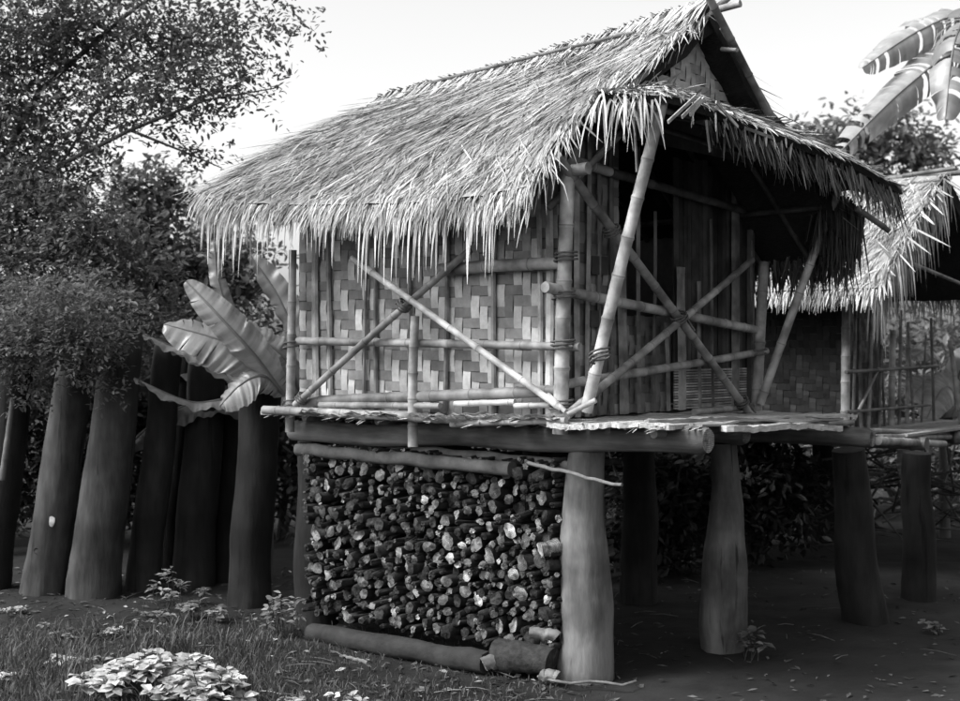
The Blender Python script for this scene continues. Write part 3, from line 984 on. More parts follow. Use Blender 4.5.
def ground_log(name, p0, p1, r0, r1, m, cap, tone, label, cat, seed, jit=.05, n=12):
    r = random.Random(seed)
    mb = MB()
    base = (p0 + p1) / 2
    pts = [lerp(p0, p1, k / (n - 1)) - base + V(0, 0, r.uniform(-.006, .006)) for k in range(n)]
    rs = [(r0 + (r1 - r0) * k / (n - 1)) * r.uniform(.95, 1.05) for k in range(n)]
    mb.tube(pts, rs, 14, tone, 0, 1, jitter=jit, r=r)
    o = mb.build(name, [m, cap], None, True)
    o.location = base
    return tag(o, label, cat)
def hw(l): return ORIGIN + UX * l.x + UY * l.y + V(0, 0, l.z)
ground_log('fallen_log', hw(H1.onb(312, 633, 0.0)), hw(H1.onb(487, 663, -0.05)), .056, .058, M['log'], M['log'], .32, 'long dark log lying along the foot of the firewood stack', 'log', 1)
ground_log('thick_log', hw(H1.onb(497, 655, 0.02)), hw(H1.onb(552, 661, 0.06)), .078, .07, M['bark'], M['cut1'], 1.0, 'short thick dark log at the foot of the front post', 'log', 2)
ground_log('wood_chunk', hw(H1.onb(483, 664, -0.08)), hw(H1.onb(505, 657, 0.02)), .032, .04, M['log'], M['cut4'], 1.6, 'pale broken chunk at the end of the long fallen log', 'wood', 3, .2)
ground_log('wood_chunk', hw(H1.onb(540, 674, -0.03)), hw(H1.onb(557, 677, 0.0)), .025, .03, M['log'], M['cut3'], 2.0, 'small pale billet on the ground against the front post', 'wood', 4, .2)
ground_log('wood_billet', hw(H1.onb(530, 633, 0.04)), hw(H1.onb(557, 636, 0.1)), .026, .03, M['log'], M['cut3'], 2.0, 'pale barkless billet sticking sideways from the stack by the front post', 'wood', 5, .15)
ground_log('wood_billet', hw(H1.onb(540, 550, 0.03)), hw(H1.onb(561, 545, 0.12)), .035, .032, M['cut3'], M['cut4'], 1.0, 'pale frayed billet sticking from the stack halfway up the front post', 'wood', 6, .2)
ground_log('wood_chip', W(340, 655, 7.25), W(368, 662, 7.1), .008, .012, M['palerope'], M['palerope'], 1.0, 'pale stick lying on the ground in front of the long log', 'stick', 7, .1)
# poles on top of the stack
ground_log('timber_pole', hw(H1.onb(298, 449, .10)), hw(H1.onb(512, 469, .06)), .036, .036, M['log'], M['log'], 1.1, 'grey pole lying on top of the firewood stack', 'pole', 8)
ground_log('timber_pole', hw(H1.onb(385, 447, .20)), hw(H1.onb(590, 468, .16)), .028, .03, M['log'], M['log'], 1.2, 'darker pole behind the grey pole, above the firewood stack', 'pole', 9)
ground_log('thin_stick', hw(H1.onb(528, 463, -0.02)), hw(H1.onb(622, 486, -0.06)), .010, .008, M['palerope'], M['palerope'], 1.0, 'thin pale stick jutting out past the front post under the deck', 'stick', 10, .03)
# vine on the ground
mb = MB(); r = random.Random(5)
pts = [W(px, py, 2240 / (py - HORIZON) * .995) + V(0, 0, .012) for px, py in ((538, 679), (552, 683), (570, 686), (590, 684), (606, 685), (622, 688), (636, 684))]
mb.tube(pts, [.007] * len(pts), 6)
tag(mb.build('vine', M['palerope'], None, True), 'pale length of vine lying on the ground round the front post', 'vine')

# ------------------------------------------------------------------ thick leaning posts standing at the left
def left_post(px0, py0, px1, py1, Y, r0, r1, tone, label, knots=()):
    b = W(px0, py0, Y); b.z = -0.05
    t = W(px1, py1, Y)
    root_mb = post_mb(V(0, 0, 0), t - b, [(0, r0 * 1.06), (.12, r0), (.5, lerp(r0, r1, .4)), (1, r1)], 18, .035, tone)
    o = root_mb.build('log_post', M['shadedpost'], None, True)
    o.location = b
    tag(o, label, 'post', 'thick log posts left of the hut')
    for (kx, kz, kr) in knots:
        mb = MB()
        d = (t - b); c = d * kz + V(kx, -lerp(r0, r1, kz) * .93, 0)
        seg = 8
        mb.add([c + V(math.cos(q * .785) * kr, -.004 + 0.012 * abs(math.cos(q * .785)), math.sin(q * .785) * kr) for q in range(8)] + [c + V(0, .02, 0)], [(q, (q + 1) % 8, 8) for q in range(8)], .12)
        mb.build('knot_hole', M['shadedpost'], o)
    if 'scar' in label:
        mb = MB(); d = (t - b); c = d * .31 + V(.02, -lerp(r0, r1, .31) * .985 - .004, 0)
        mb.add([c + V(math.cos(q * .7) * .022 * (1 + .3 * math.sin(q * 2)), .002 * abs(math.cos(q * .7)), math.sin(q * .7) * .035) for q in range(9)], [tuple(range(9))[::-1]], 3.0)
        mb.build('bark_scar', M['litter'], o)
    return o
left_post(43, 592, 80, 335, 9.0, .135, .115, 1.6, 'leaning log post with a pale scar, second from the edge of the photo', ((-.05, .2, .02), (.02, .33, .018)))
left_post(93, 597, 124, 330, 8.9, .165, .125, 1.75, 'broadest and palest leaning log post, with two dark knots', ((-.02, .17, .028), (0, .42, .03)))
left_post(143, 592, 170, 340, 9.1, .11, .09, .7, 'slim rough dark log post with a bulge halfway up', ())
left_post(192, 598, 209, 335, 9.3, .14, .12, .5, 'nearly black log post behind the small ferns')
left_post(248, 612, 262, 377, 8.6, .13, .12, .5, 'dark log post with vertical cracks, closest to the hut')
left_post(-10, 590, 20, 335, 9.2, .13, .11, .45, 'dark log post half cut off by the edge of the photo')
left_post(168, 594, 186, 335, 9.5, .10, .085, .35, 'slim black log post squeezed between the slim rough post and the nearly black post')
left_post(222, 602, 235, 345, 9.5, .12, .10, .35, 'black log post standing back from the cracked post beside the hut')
o = ground_log('bare_stick', W(2, 480, 8.6), W(13, 398, 8.6), .02, .014, M['log'], M['log'], 1.3, 'thin grey stick leaning in front of the dark post at the edge', 'stick', 12)

# ------------------------------------------------------------------ vegetation
def leafy(mb, c, rad, n, size, r, tones=(.6, 1.3), flat=.5, shell=.0, slender=.5, mi=0):
    """n folded leaves spread through an ellipsoid, in small sprays"""
    k = 0
    while k < n:
        d = V(r.gauss(0, 1), r.gauss(0, 1), r.gauss(0, 1)).normalized()
        q = (shell + (1 - shell) * r.random()) ** (1 / 2.2)
        sc = c + V(d.x * rad[0], d.y * rad[1], d.z * rad[2]) * q
        spray = r.uniform(.7, 1.25)
        tw = V(r.gauss(0, 1), r.gauss(0, 1), r.gauss(-.2, .6)).normalized()
        m = r.randint(4, 9)
        for j in range(m):
            p = sc + tw * (j * size * .55) + V(r.gauss(0, 1), r.gauss(0, 1), r.gauss(0, 1)) * size * .35
            ax = (tw * .6 + V(r.gauss(0, 1), r.gauss(0, 1), r.gauss(-.25, .6))).normalized()
            nm = V(r.gauss(0, flat), r.gauss(0, flat), 1).normalized()
            sd = ax.cross(nm)
            if sd.length < .05: continue
            sd.normalize(); nm = sd.cross(ax)
            ln = size * r.uniform(.7, 1.3); w = ln * slender * r.uniform(.8, 1.1) * .5
            t = r.uniform(*tones) * spray
            P = [p, p + ax * ln * .3 + sd * w * .85 + nm * w * .2, p + ax * ln * .68 + sd * w * .8 + nm * w * .2, p + ax * ln, p + ax * ln * .68 - sd * w * .8 + nm * w * .2, p + ax * ln * .3 - sd * w * .85 + nm * w * .2]
            mb.add(P, [(0, 1, 2, 3), (0, 3, 4, 5)], t, mi)
        k += m

def limb(mb, pts, r0, r1, seg=7):
    n = len(pts)
    mb.tube(pts, [r0 + (r1 - r0) * k / (n - 1) for k in range(n)], seg, 1.0, jitter=.06)

def tree(name, base, trunk, limbs, clumps, label, cat, leafsize, seed, tones=(.6, 1.3), group=None, slender=.5, shell=0.0, m='leaf'):
    r = random.Random(seed)
    root = empty(name, base)
    mb = MB()
    if trunk:
        limb(mb, [p - base for p in trunk[0]], trunk[1], trunk[2], 10)
    for pts, r0, r1 in limbs:
        limb(mb, [p - base for p in pts], r0, r1)
    if trunk or limbs:
        mb.build('trunk' if trunk else 'branch', M['trunk'], root, True)
    mb = MB()
    for (c, rad, n) in clumps:
        leafy(mb, c - base, rad, n, leafsize * (.72 if (name == 'overhanging_tree' and 8.4 < c.y < 8.7) else 1), r, tones, slender=slender, shell=shell)
    mb.build('crown', M[m], root)
    tag(root, label, cat, group)
    return root

def clump(px, py, Y, rx, ry, n, dy=None):
    c = W(px, py, Y); s = Y / F
    return (c, (rx * s, dy or rx * s * .8, ry * s), n)

# big tree overhanging the left
Y = 10.5
base = W(-45, 560, Y); base.z = 0
limbs = [([W(-30, 260, Y), W(60, 165, Y - .2), W(130, 130, Y - .4), W(205, 100, Y - .5), W(275, 88, Y - .6)], .024, .004),
         ([W(-30, 220, Y), W(40, 90, Y), W(120, 20, Y), W(200, -40, Y)], .03, .008),
         ([W(130, 130, Y - .4), W(180, 150, Y - .4), W(222, 168, Y - .5)], .012, .004),
         ([W(60, 165, Y - .2), W(110, 90, Y), W(170, 45, Y), W(240, 20, Y)], .013, .004),
         ([W(-30, 300, Y), W(50, 280, Y - .6), W(110, 290, Y - .9)], .03, .008)]
cl = [clump(30, 30, Y, 80, 60, 3500), clump(0, 110, Y, 75, 70, 3500), clump(110, 40, Y, 80, 55, 2300), clump(60, 110, Y, 85, 50, 2000), clump(285, 30, Y - .4, 50, 50, 170), clump(240, 10, Y, 70, 40, 500),
      clump(180, 30, Y, 65, 50, 2000), clump(150, 95, Y - .3, 75, 40, 1900), clump(225, 60, Y - .4, 55, 50, 700), clump(190, 85, Y - .3, 60, 45, 500), clump(265, 60, Y - .5, 42, 45, 130), clump(255, 95, Y - .5, 45, 25, 110), clump(60, 20, Y, 60, 50, 1200),
      clump(90, 150, Y - .2, 60, 28, 420), clump(195, 155, Y - .4, 40, 22, 190), clump(30, 165, Y, 70, 40, 1500),
      clump(20, 235, Y - .3, 75, 60, 5000), clump(85, 245, Y - .5, 60, 55, 4000), clump(15, 325, Y - .6, 75, 65, 5200), clump(90, 325, Y - .9, 65, 60, 4400), clump(40, 190, Y - .2, 80, 35, 2600),
      clump(145, 300, Y - .4, 45, 60, 1800), clump(60, 375, Y - .8, 90, 30, 2500), clump(10, 345, 8.5, 55, 32, 2600), clump(80, 345, 8.45, 50, 30, 2400), clump(60, 310, 8.6, 80, 40, 3200), clump(30, 390, 8.5, 30, 18, 150), clump(110, 385, 8.5, 30, 20, 170), (V(-3.2, 8.2, 4.7), (1.6, 1.9, .7), 5000), (V(-2.4, 9.6, 4.6), (1.3, 1.2, .6), 2500), (V(-3.6, 6.2, 4.4), (1.3, 1.4, .7), 3500), clump(-60, 250, Y, 70, 200, 5000), clump(-50, 60, Y, 70, 90, 3000)]  # high clumps added out of view to shade the posts and foreground
tree('overhanging_tree', base, ([V(base.x, base.y, -.05), W(-44, 440, Y), W(-36, 330, Y), W(-28, 210, Y), W(-25, 100, Y)], .16, .05), limbs, cl,
     'tall leafy tree overhanging the log posts, its thin upper twigs against the sky', 'tree', .05, 101, (.5, 1.3))

# vine-hung tree behind it
Y = 14.0
base = W(150, 520, Y); base.z = 0
cl = [clump(132, 200, Y, 24, 40, 1100), clump(168, 190, Y, 20, 34, 700), clump(150, 250, Y, 55, 45, 2600), clump(190, 290, Y, 60, 55, 2800), clump(110, 290, Y, 60, 50, 2400), clump(240, 270, Y, 45, 40, 1400), clump(150, 350, Y, 130, 50, 5000)]
tree('vine_hung_tree', base, ([V(base.x, base.y, -.05), W(152, 350, Y), W(140, 200, Y)], .14, .05), [([W(152, 300, Y), W(165, 230, Y), W(170, 180, Y)], .06, .03)], cl,
     'tree with two leaf-hung stems rising behind the banana plant', 'tree', .09, 102, (.6, 1.3))
# far pale tree left of the roof
Y = 30.0
base = W(215, 420, Y); base.z = 0
tree('distant_tree', base, ([V(base.x, base.y, -.05), W(214, 300, Y), W(214, 220, Y)], .2, .08), [], [clump(214, 205, Y, 14, 16, 500), clump(212, 260, Y, 30, 60, 2200)],
     'small pale distant tree showing just left of the thatch', 'tree', .16, 103, (1.1, 1.8))
# right far tree above the second hut
Y = 24.0
base = W(865, 480, Y); base.z = 0
cl = [clump(835, 145, Y, 38, 26, 1000), clump(885, 135, Y, 45, 30, 1300), clump(925, 150, Y, 35, 25, 700), clump(860, 180, Y, 60, 25, 900), clump(870, 230, Y, 90, 50, 2000), clump(810, 130, Y, 14, 10, 90)]
tree('distant_tree', base, ([V(base.x, base.y, -.05), W(868, 350, Y), W(870, 180, Y)], .25, .1), [([W(868, 260, Y), W(905, 190, Y), W(925, 150, Y)], .1, .03), ([W(868, 250, Y), W(840, 180, Y), W(835, 145, Y)], .1, .03)], cl,
     'distant round-crowned tree standing behind the second hut', 'tree', .15, 104, (1.0, 1.7))

# unseen tree added to shade the right side, beyond the second hut
base = V(6.6, 9.6, 0)
tree('added_shade_tree', base, ([V(6.6, 9.6, -.05), V(6.55, 9.6, 1.6), V(6.4, 9.5, 3.2), V(6.2, 9.4, 4.6)], .2, .08),
     [([V(6.5, 9.5, 2.6), V(5.6, 8.8, 3.6), V(5.0, 8.2, 4.1)], .07, .02), ([V(6.5, 9.5, 2.4), V(6.6, 8.0, 3.4), V(6.4, 6.8, 3.9)], .07, .02)],
     [(V(6.4, 9.4, 4.6), (1.5, 1.5, .9), 4500), (V(6.2, 7.4, 3.9), (1.3, 1.5, .8), 4500), (V(6.9, 9.2, 2.6), (.9, 1.6, 1.3), 4500), (V(5.3, 5.6, 4.3), (1.4, 1.5, .6), 3500), (V(6.0, 6.6, 2.2), (.8, 1.3, 1.2), 3500)],
     'unseen dense tree added beyond the second hut to shade the right side', 'tree', .10, 105, (.5, 1.1))

# bushes; the dark ones carry the surrounding shade in their leaf tones
def bush(base, rx, ry, h, n, size, label, seed, tones=(.25, .6), slender=.5, group='dense bushes behind the huts'):
    r = random.Random(seed)
    root = empty('bush', base)
    mb = MB()
    for k in range(6):
        an = k * 1.05
        limb(mb, [V(.06 * math.cos(an), .06 * math.sin(an), -.03), V(rx * .35 * math.cos(an), ry * .35 * math.sin(an), h * .45), V(rx * .6 * math.cos(an), ry * .6 * math.sin(an), h * .85)], .022, .006, 5)
    mb.build('stem', M['trunk'], root, True)
    mb = MB()
    for k in range(9):
        an = r.uniform(0, 6.28); q = r.uniform(0, .6)
        c = V(rx * q * math.cos(an), ry * q * math.sin(an), h * r.uniform(.25, .75))
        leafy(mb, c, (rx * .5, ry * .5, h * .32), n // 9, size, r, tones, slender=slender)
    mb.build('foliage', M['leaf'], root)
    tag(root, label, 'bush', group)
    return root
def gp(px, Y): return V((px - 480) / F * Y, Y, 0)
bush(gp(-20, 11.3), 1.0, .7, 2.0, 5000, .085, 'dark bush filling the gap beside the half-cut post', 201)
bush(gp(85, 11.4), .9, .7, 2.0, 5000, .085, 'dark bush behind the broadest leaning post', 202)
bush(gp(180, 11.5), .9, .7, 1.9, 5000, .085, 'dark bush behind the nearly black post', 203)
bush(gp(275, 11.6), .9, .7, 1.9, 5000, .085, 'dark bush between the banana plant and the hut', 204)
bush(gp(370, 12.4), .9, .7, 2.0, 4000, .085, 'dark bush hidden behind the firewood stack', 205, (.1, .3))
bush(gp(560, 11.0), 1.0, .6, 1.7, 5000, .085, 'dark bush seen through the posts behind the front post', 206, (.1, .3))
bush(gp(690, 10.6), .9, .6, 1.6, 8000, .085, 'added dark bush filling the gap between the two tapered posts', 207, (.1, .3))  # dark fill added to deepen the shade under the deck
bush(gp(790, 13.2), 1.0, .8, 1.2, 4000, .10, 'sunlit-toned bush seen under the porch, left of the back post', 208, (1.0, 2.6))  # bright leaf tones put the sunlight into the colour
bush(gp(905, 13.6), 1.0, .8, 1.3, 3500, .10, 'bush seen beneath the second hut', 209, (.7, 1.8))
bush(gp(985, 13.0), .9, .8, 1.2, 3000, .10, 'bush beyond the open side of the second hut', 210, (.7, 1.8))
bush(gp(760, 16.5), 1.6, 1.0, 2.2, 5000, .12, 'tall bush standing far behind the porch', 211, (.7, 1.3))
bush(gp(930, 17.0), 1.6, 1.0, 2.3, 5000, .12, 'tall bush far behind the second hut', 212, (.7, 1.4))

bush(gp(655, 9.7), .55, .45, 1.05, 5000, .075, 'low added bush darkening the gap just right of the front post', 213, (.1, .3))  # backdrop bush added to darken the bright ground behind
bush(gp(752, 10.3), .6, .5, 1.1, 5000, .08, 'low added bush darkening the gap behind the second tapered post', 214, (.1, .35))  # second added backdrop, keeps this gap dark
bush(gp(640, 12.2), 1.1, .6, 1.8, 6000, .085, 'added dark bush farthest back under the middle of the deck', 215, (.1, .3))  # added dark backdrop beneath the deck

# brush pile of cut branches
r = random.Random(61); mb = MB()
for i in range(130):
    px = r.uniform(775, 960); Yq = r.uniform(10.8, 12.0)
    p = gp(px, Yq) + V(0, 0, abs(r.gauss(.35, .22)))
    d = V(r.gauss(0, 1), r.gauss(0, .5), r.gauss(0, .35)).normalized(); ln = r.uniform(.25, .8)
    q = p + d * ln; q.z = max(.02, q.z)
    mb.tube([p, (p + q) / 2 + V(0, 0, r.uniform(-.04, .04)), q], [.012, .009, .005], 5, r.uniform(.3, 1.5))
tag(mb.build('brush_pile', M['log']), 'tangle of cut dry branches on the ground behind the back post', 'brush pile', None, 'stuff')

# banana plants
def banana_leaf(mb, mid, width, up, r, tone=1.0, fold=.35, tears=0, wave=.012, t0=.06):
    """mid: list of points base -> tip; blade with two halves folded about the rib, split along its veins where torn"""
    n = 64
    pts = []
    for k in range(n + 1):
        f = k / n * (len(mid) - 1); i = min(int(f), len(mid) - 2); q = f - i
        p0, p1, p2, p3 = mid[max(i - 1, 0)], mid[i], mid[i + 1], mid[min(i + 2, len(mid) - 1)]
        pts.append(.5 * ((2 * p1) + (p2 - p0) * q + (2 * p0 - 5 * p1 + 4 * p2 - p3) * q * q + (3 * p1 - p0 - 3 * p2 + p3) * q ** 3))
    for sgn in (-1, 1):
        torn = set(r.sample(range(3, n - 2), tears)) if tears else set()
        shift, back = 0.0, 0.0
        ph = r.uniform(0, 6)
        rows, idx = [], []
        def flush():
            if len(rows) > 1:
                m_ = len(rows[0])
                vs_ = [p for R_ in rows for p in R_]
                fs = []
                for k in range(len(rows) - 1):
                    for j in range(m_ - 1):
                        q = (k * m_ + j, k * m_ + j + 1, (k + 1) * m_ + j + 1, (k + 1) * m_ + j)
                        fs.append(q if sgn > 0 else q[::-1])
                f0 = len(mb.t)
                mb.add(vs_, fs, tone)
                for k in range(len(rows) - 1):
                    vein = r.uniform(.84, 1.08)
                    for j in range(m_ - 1): mb.t[f0 + k * (m_ - 1) + j] = tone * vein * (.8 if j == m_ - 2 and r.random() < .4 else 1)
        for k in range(n + 1):
            t = k / n
            d = (pts[min(k + 1, n)] - pts[max(k - 1, 0)]).normalized()
            sd = d.cross(up).normalized() * sgn
            nm = sd.cross(d) * sgn
            w = width * .5 * max(0.02, math.sin(math.pi * min(1, (t + t0) / (1 + t0))) ** .55)
            if k in torn:
                flush(); rows = []
                shift = r.uniform(-.1, .6) * (1 if tears >= 12 else .4); back = r.uniform(-.3, .35)
                
                if tears < 12 or r.random() < .5: rows.append(row_prev)
            row = []
            for f in (0, .25, .5, .75, 1.0):
                wv = wave * f * (math.sin(k * .55 + ph) + .6 * math.sin(k * 1.27 + ph * 2))
                row.append(pts[k] + sd * (w * f * (1 - .25 * max(0, shift) * f)) - nm * (w * (fold * f * f + shift * f * f)) + nm * wv + d * (w * (.3 + back * .5) * f * f))
            rows.append(row); row_prev = [pts[k] + (p - pts[k]) * 1.0 for p in row]
            row_prev[1:] = [p + d * (.004 * q) for q, p in enumerate(row_prev[1:])]
        flush()
    mb.tube(pts, [.012 * (1 - .8 * k / n) + .002 for k in range(n + 1)], 5, tone * .7)

def banana(name, base, stem_top, leaves, label, seed, sr=.07):
    r = random.Random(seed)
    root = empty(name, base)
    mb = MB()
    limb(mb, [V(0, 0, -.04), lerp(V(0, 0, 0), stem_top - base, .5), stem_top - base], sr, sr * .6, 10)
    mb.build('stem', M['bananastem'], root, True)
    for lf in leaves:
        mb = MB()
        mid = [p - base for p in lf['mid']]
        banana_leaf(mb, mid, lf['w'], lf.get('up', V(0, 0, 1)).normalized(), r, lf.get('tone', 1.0), lf.get('fold', .35), lf.get('tears', 0), lf.get('wave', .012))
        mb.build('leaf', M['banana'], root, True)
    tag(root, label, 'banana plant')
    return root
Yb = 9.2
bb = W(262, 600, 9.5); bb.z = 0
banana('banana_plant', bb, W(270, 400, 9.4), [
    dict(mid=[W(283, 394, 8.45), W(256, 357, 8.3), W(221, 318, 8.25), W(186, 281, 8.3)], w=.22, up=V(-.45, -.75, .5), tone=1.9, fold=.35, wave=.007, tears=3),
    dict(mid=[W(288, 390, 8.5), W(262, 376, 8.36), W(240, 385, 8.3), W(220, 406, 8.32)], w=.26, up=V(-.2, -.75, .6), tone=1.8, fold=.3, wave=.008, tears=3),
    dict(mid=[W(290, 384, 8.55), W(255, 354, 8.42), W(215, 338, 8.38), W(164, 324, 8.4)], w=.36, up=V(-.1, -.72, .7), tone=1.7, fold=.3, wave=.010, tears=6),
    dict(mid=[W(300, 392, 8.6), W(286, 360, 8.5), W(264, 340, 8.5), W(238, 324, 8.5)], w=.26, up=V(.1, -.7, .7), tone=1.7, fold=.35, wave=.015),
    dict(mid=[W(268, 410, 9.3), W(225, 372, 9.0), W(185, 352, 8.8), W(143, 334, 8.7)], w=.16, up=V(0, -.15, 1), tone=1.8, fold=.5),
    dict(mid=[W(268, 415, 9.3), W(232, 400, 8.9), W(190, 402, 8.7), W(134, 378, 8.6)], w=.15, up=V(0, -.1, 1), tone=1.8, fold=.5),
    dict(mid=[W(280, 410, 9.4), W(300, 360, 9.6), W(280, 300, 9.7), W(250, 255, 9.8)], w=.24, up=V(-.5, -.7, .2), tone=.8, fold=.3, tears=5),
    dict(mid=[W(270, 410, 9.5), W(235, 330, 9.9), W(218, 280, 10), W(214, 238, 10.1)], w=.13, up=V(.2, -1, 0), tone=1.1, fold=.3, tears=4),
    dict(mid=[W(285, 410, 9.4), W(300, 385, 9.1), W(280, 372, 8.9), W(258, 384, 8.7)], w=.16, up=V(.1, -.2, 1), tone=1.8, fold=.4),
    dict(mid=[W(265, 415, 9.4), W(215, 400, 9.3), W(165, 415, 9.2), W(125, 450, 9.1)], w=.3, up=V(0, -.2, 1), tone=.5, fold=.5),
    dict(mid=[W(262, 415, 9.4), W(225, 380, 9.5), W(170, 370, 9.6), W(120, 390, 9.7)], w=.35, up=V(0, .2, 1), tone=.5, fold=.5),  # this leaf and the one above have their shade in the tone
], 'banana plant with broad glossy leaves bent over beside the hut', 301)
# torn leaves hanging in from the right
br = W(1015, 600, 11.0); br.z = 0
banana('banana_plant', br, W(1008, 60, 11.0), [
    dict(mid=[W(1006, 60, 11), W(965, 18, 10.7), W(920, 30, 10.5), W(862, 68, 10.3)], w=.32, up=V(.1, -1, .45), tone=2.3, fold=.6, tears=20),
    dict(mid=[W(1006, 70, 11), W(960, 52, 10.6), W(905, 88, 10.3), W(832, 160, 10.1)], w=.32, up=V(.2, -1, .4), tone=2.3, fold=.6, tears=20),
    dict(mid=[W(1006, 70, 11), W(975, 20, 10.5), W(955, 40, 10.2), W(945, 120, 10)], w=.40, up=V(-.5, -1, .4), tone=1.5, fold=.4, tears=18),
    dict(mid=[W(1006, 60, 11), W(1030, -20, 11), W(1090, -20, 11), W(1130, 60, 11)], w=.5, tone=1.2, fold=.4, tears=6),
], 'tall banana plant whose torn leaves hang over the second roof', 302, .11)
# low broad leaves seen through the second hut
b3 = W(945, 560, 11.6); b3.z = 0
banana('banana_plant', b3, W(942, 420, 11.6), [
    dict(mid=[W(942, 425, 11.6), W(940, 370, 11.4), W(930, 350, 11.2), W(912, 358, 11)], w=.22, up=V(0, -.6, .8), tone=2.0),
    dict(mid=[W(942, 425, 11.6), W(950, 390, 11.3), W(940, 392, 11.1), W(926, 420, 11)], w=.3, up=V(0, -.9, .5), tone=2.2),
    dict(mid=[W(942, 425, 11.6), W(935, 390, 11.4), W(922, 385, 11.2), W(912, 400, 11)], w=.22, up=V(0, -.9, .5), tone=2.0),
    dict(mid=[W(942, 425, 11.6), W(965, 360, 11.4), W(985, 350, 11.2), W(1000, 380, 11)], w=.3, up=V(0, -.6, .8), tone=1.4),
    dict(mid=[W(942, 430, 11.6), W(925, 440, 11.4), W(910, 452, 11.2), W(905, 480, 11)], w=.2, up=V(0, -.9, .5), tone=1.5),
], 'young banana plant with pale leaves seen through the open second hut', 303, .05)

# grass sheet
r = random.Random(41); mb = MB()
cnt = 0
while cnt < 30000:
    Yq = 5.7 + 3.6 * r.random() ** 1.4
    px = r.uniform(-60, 700)
    x = (px - 480) / F * Yq
    dens = 1.0 if px < 330 else max(0, 1 - (px - 330) / 300) * .8
    if Yq > 7.1: dens *= max(0, 1 - (Yq - 7.1) / 1.2)
    dens *= .35 + .9 * max(0, .5 + noise.noise(V(x * 1.4, Yq * 1.4, 9)))
    cnt += 1
    if r.random() > dens: continue
    z = ground_z(x, Yq)
    h = r.uniform(.03, .085) * (1 if px < 280 else .55); an = r.uniform(0, 6.28)
    ln = V(math.cos(an), math.sin(an), 0) * h * r.uniform(.2, .9)
    p = V(x, Yq, z - .004)
    sd = V(-math.sin(an), math.cos(an), 0)
    if r.random() < .5: sd = V(1, 0, 0)
    w = r.uniform(.003, .007)
    mb.strip([p, p + ln * .35 + V(0, 0, h * .6), p + ln + V(0, 0, h * .9)], sd, [w, w * .8, w * .15], r.uniform(.5, 1.7))
for i in range(90):
    Yq = r.uniform(6.1, 7.6); px = r.uniform(-20, 270); x = (px - 480) / F * Yq
    if i % 2: continue
    for k in range(14):
        an = r.uniform(0, 6.28); h = r.uniform(.07, .17); p = V(x + r.gauss(0, .02), Yq + r.gauss(0, .02), ground_z(x, Yq) - .005)
        ln = V(math.cos(an), math.sin(an), 0) * h * r.uniform(.3, .9)
        w = r.uniform(.004, .008)
        mb.strip([p, p + ln * .3 + V(0, 0, h * .6), p + ln * .7 + V(0, 0, h * .9), p + ln * 1.15 + V(0, 0, h * .75)], V(-math.sin(an), math.cos(an), 0), [w, w, w * .7, w * .1], r.uniform(.6, 1.8))
tag(mb.build('grass', M['grass']), 'short rough grass covering the open ground in front of the posts', 'grass', None, 'stuff')

# leaf litter and chips
r = random.Random(43); mb = MB()
for i in range(5200):
    Yq = 5.8 + 4.2 * r.random() ** 1.3
    px = r.uniform(-60, 1020)
    if px > 560 and r.random() < .72: continue
    x = (px - 480) / F * Yq
    z = ground_z(x, Yq) + r.uniform(.002, .014)
    an = r.uniform(0, 6.28); s = r.uniform(.008, .03)
    ax = V(math.cos(an), math.sin(an), r.uniform(-.3, .3)); sd = V(-math.sin(an), math.cos(an), r.uniform(-.4, .4))
    p = V(x, Yq, z)
    tn = r.uniform(.2, .7) if (px > 560 or r.random() < .88) else r.uniform(1.0, 2.2)  # litter on the right is toned down for the shade there
    if r.random() < .07:
        q_ = p + ax * r.uniform(.05, .2); q_.z = z + .01
        mb.tube([p, (p + q_) / 2 + V(0, 0, .006), q_], [.003, .003, .002], 4, tn); continue
    mb.add([p - ax * s, p + sd * s * .4, p + ax * s, p - sd * s * .4 + V(0, 0, .004)], [(0, 1, 2, 3)], tn)
tag(mb.build('leaf_litter', M['litter']), 'dead leaves and wood chips scattered over the bare earth', 'leaf litter', None, 'stuff')

